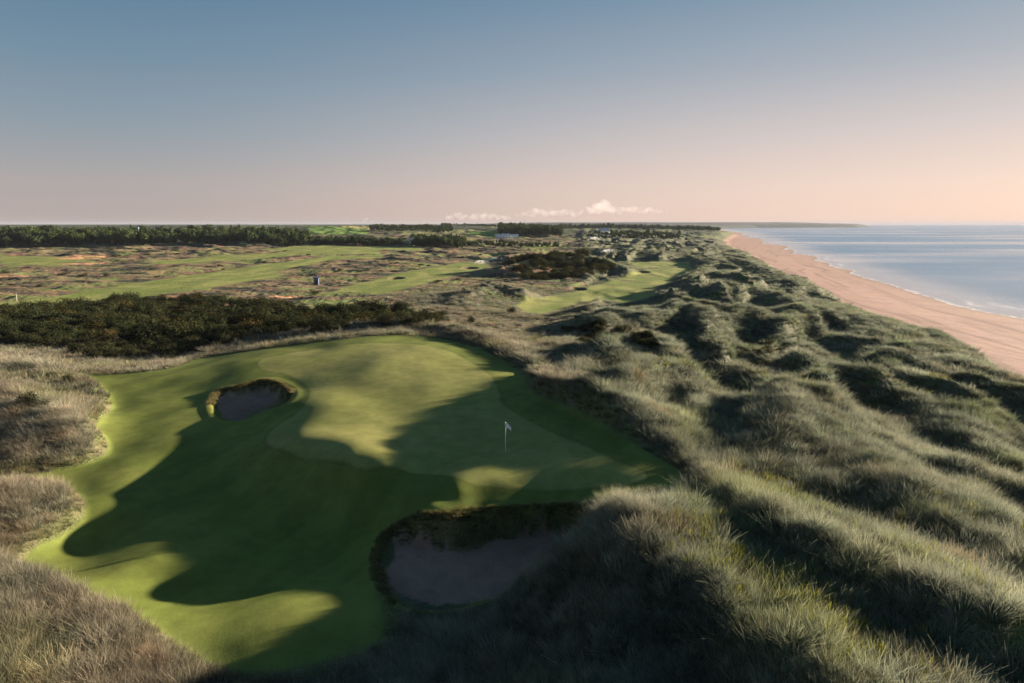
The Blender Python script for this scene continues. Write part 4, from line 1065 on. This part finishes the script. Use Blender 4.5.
# ------------------------------------------------------------------ sprinkler jets
t_ = NT('spray')
em = t_.node('ShaderNodeVolumePrincipled'); em.inputs['Color'].default_value = (0.97, 0.97, 0.97, 1); em.inputs['Density'].default_value = 0.16; em.inputs['Anisotropy'].default_value = 0.3
t_.l.new(em.outputs[0], t_.out.inputs['Volume'])
SPRAY = t_.m
DROPS = leaf_material('water_drops', (0.85, 0.87, 0.9), (0.9, 0.9, 0.9), 0.5, False, 0.0)
STEEL = plain('sprinkler_head', (0.05, 0.05, 0.05), 0.5)
def jet(px, py, size, direc, label, seed):
    x_, y_, z_ = on(px, py); r = np.random.default_rng(seed)
    n = 900; q = r.uniform(0, 1, n) ** 0.8
    rg = r.uniform(0.25, 1.0, n); az_ = r.normal(0, 0.35, n)
    X = direc * q * size * rg; Zz = size * (0.95 * q - 0.9 * q * q) * (0.35 + 0.65 * rg) * 0.8
    sp_ = 0.015 + 0.13 * q * q
    c = np.stack([X + r.normal(0, 1, n) * size * sp_ * 0.6, X * az_ + r.normal(0, 1, n) * size * sp_, np.maximum(0.05, Zz + r.normal(0, 1, n) * size * sp_ * 0.45)], 1)
    d1 = r.normal(size=(n, 3)); d1 /= np.linalg.norm(d1, axis=1, keepdims=True); d2 = np.cross(d1, r.normal(size=(n, 3))); d2 /= np.linalg.norm(d2, axis=1, keepdims=True)
    s = size * r.uniform(0.005, 0.013, (n, 1))
    V = np.stack([c - d1 * s, c - d2 * s, c + d1 * s, c + d2 * s], 1).reshape(-1, 3)
    e = link(bpy.data.objects.new('sprinkler', None)); e.location = (x_, y_, z_)
    w = link(bpy.data.objects.new('water_jet', np_mesh('water_jet', V, np.arange(len(V)).reshape(-1, 4), DROPS, False)), e)
    vfloat(w.data, 'along', np.zeros(len(V)))
    link(bpy.data.objects.new('nozzle', lathe('nozzle', [(0, -0.3), (0.15, -0.3), (0.15, 0.25), (0.06, 0.4), (0, 0.4)], STEEL)), e)
    tag(e, label, 'sprinkler')
jet(474, 263.5, 9, 1, 'sprinkler jet nearest the camera, leftmost over the left green', 1)
jet(487, 261.5, 12, 1, 'sprinkler jet arching wide, just right of the leftmost jet', 2)
jet(534, 245.5, 13, 1, 'sprinkler jet over the small green patch behind the scrub mound', 3)
jet(588, 240.0, 17, 1, 'small bright sprinkler jet on the far dunes, higher of the right pair', 4)
jet(600, 253.2, 12, 1, 'flat arching sprinkler jet in front of the dark dune, lower of the right pair', 5)
jet(612, 234.6, 26, -1, 'farthest sprinkler jet at the foot of the hazy woods', 6)

# ------------------------------------------------------------------ cloud bank beyond the horizon
t_ = NT('cloud')
cv_ = t_.node('ShaderNodeVolumePrincipled'); cv_.inputs['Color'].default_value = (0.96, 0.97, 1.0, 1); cv_.inputs['Density'].default_value = 0.00024; cv_.inputs['Anisotropy'].default_value = 0.0
t_.l.new(cv_.outputs[0], t_.out.inputs['Volume'])
CLOUD = t_.m
def ico(sub=2):
    bm = bmesh.new(); bmesh.ops.create_icosphere(bm, subdivisions=sub, radius=1.0)
    V = np.array([v.co[:] for v in bm.verts]); Fc = np.array([[v.index for v in f.verts] for f in bm.faces]); bm.free()
    return V, Fc
IV, IF = ico(3)
def cloud(px0, px1, top, base, n, label, seed, dist=30000.0):
    r = np.random.default_rng(seed); V = []; Fc = []
    sc = dist / F
    for i in range(n):
        px = r.uniform(px0, px1); tp = np.interp(px, [t[0] for t in top], [t[1] for t in top])
        hgt = max(base - tp, 1.5); rad = hgt * r.uniform(0.13, 0.34); pz = base - r.uniform(0.2, 1.0) ** 0.8 * (hgt - rad * 0.6)
        c = np.array([(px - 512) * sc, dist + r.uniform(-600, 600), CAM_Z + (223.8 - pz) * sc])
        rr = rad * sc * (1 + 0.25 * noise(IV[:, 0] * 2 + i * 3.1, IV[:, 1] * 2 + IV[:, 2] * 1.7, 401) + 0.14 * noise(IV[:, 0] * 5 + i, IV[:, 2] * 5 + IV[:, 1] * 4, 402))
        V.append(IV * rr[:, None] * np.array([1.25, 1.2, 0.85]) + c); Fc.append(IF + len(IV) * i)
    me = np_mesh('cloud', np.concatenate(V), np.concatenate(Fc), CLOUD)
    o = link(bpy.data.objects.new('cloud', me))
    m = o.modifiers.new('merge', 'REMESH'); m.mode = 'VOXEL'; m.voxel_size = 42
    tag(o, label, None, None, 'structure'); return o
cloud(560, 662, [(560, 216), (575, 212), (590, 205), (602, 200), (612, 206), (625, 207), (640, 206), (652, 208), (662, 211)], 215, 130, 'tallest cumulus cloud of the low bank', 1)
cloud(500, 580, [(500, 216), (520, 213), (535, 208), (545, 210), (560, 209), (580, 211)], 218, 110, 'middle of the low cloud bank', 2)
cloud(448, 512, [(448, 215), (460, 212), (470, 215), (480, 212), (495, 213), (512, 216)], 221, 110, 'left low end of the cloud bank', 3)
cloud(338, 374, [(338, 222), (346, 219), (352, 222), (362, 221), (370, 217), (374, 219)], 223, 20, 'small low cloud wisps over the left fields', 4)

# ------------------------------------------------------------------ air between here and the horizon
t_ = NT('haze')
hv = t_.node('ShaderNodeVolumePrincipled'); hv.inputs['Color'].default_value = (0.34, 0.38, 0.47, 1); hv.inputs['Density'].default_value = 0.00005
t_.l.new(hv.outputs[0], t_.out.inputs['Volume'])
V = []; Fc = []; box(V, Fc, -19000, 19000, -3200, 18500, -40, 44)
tag(link(bpy.data.objects.new('haze', np_mesh('haze', np.array(V), np.array(Fc), t_.m, False))), 'thin blue sea air fading the far coast', 'haze', None, 'stuff')
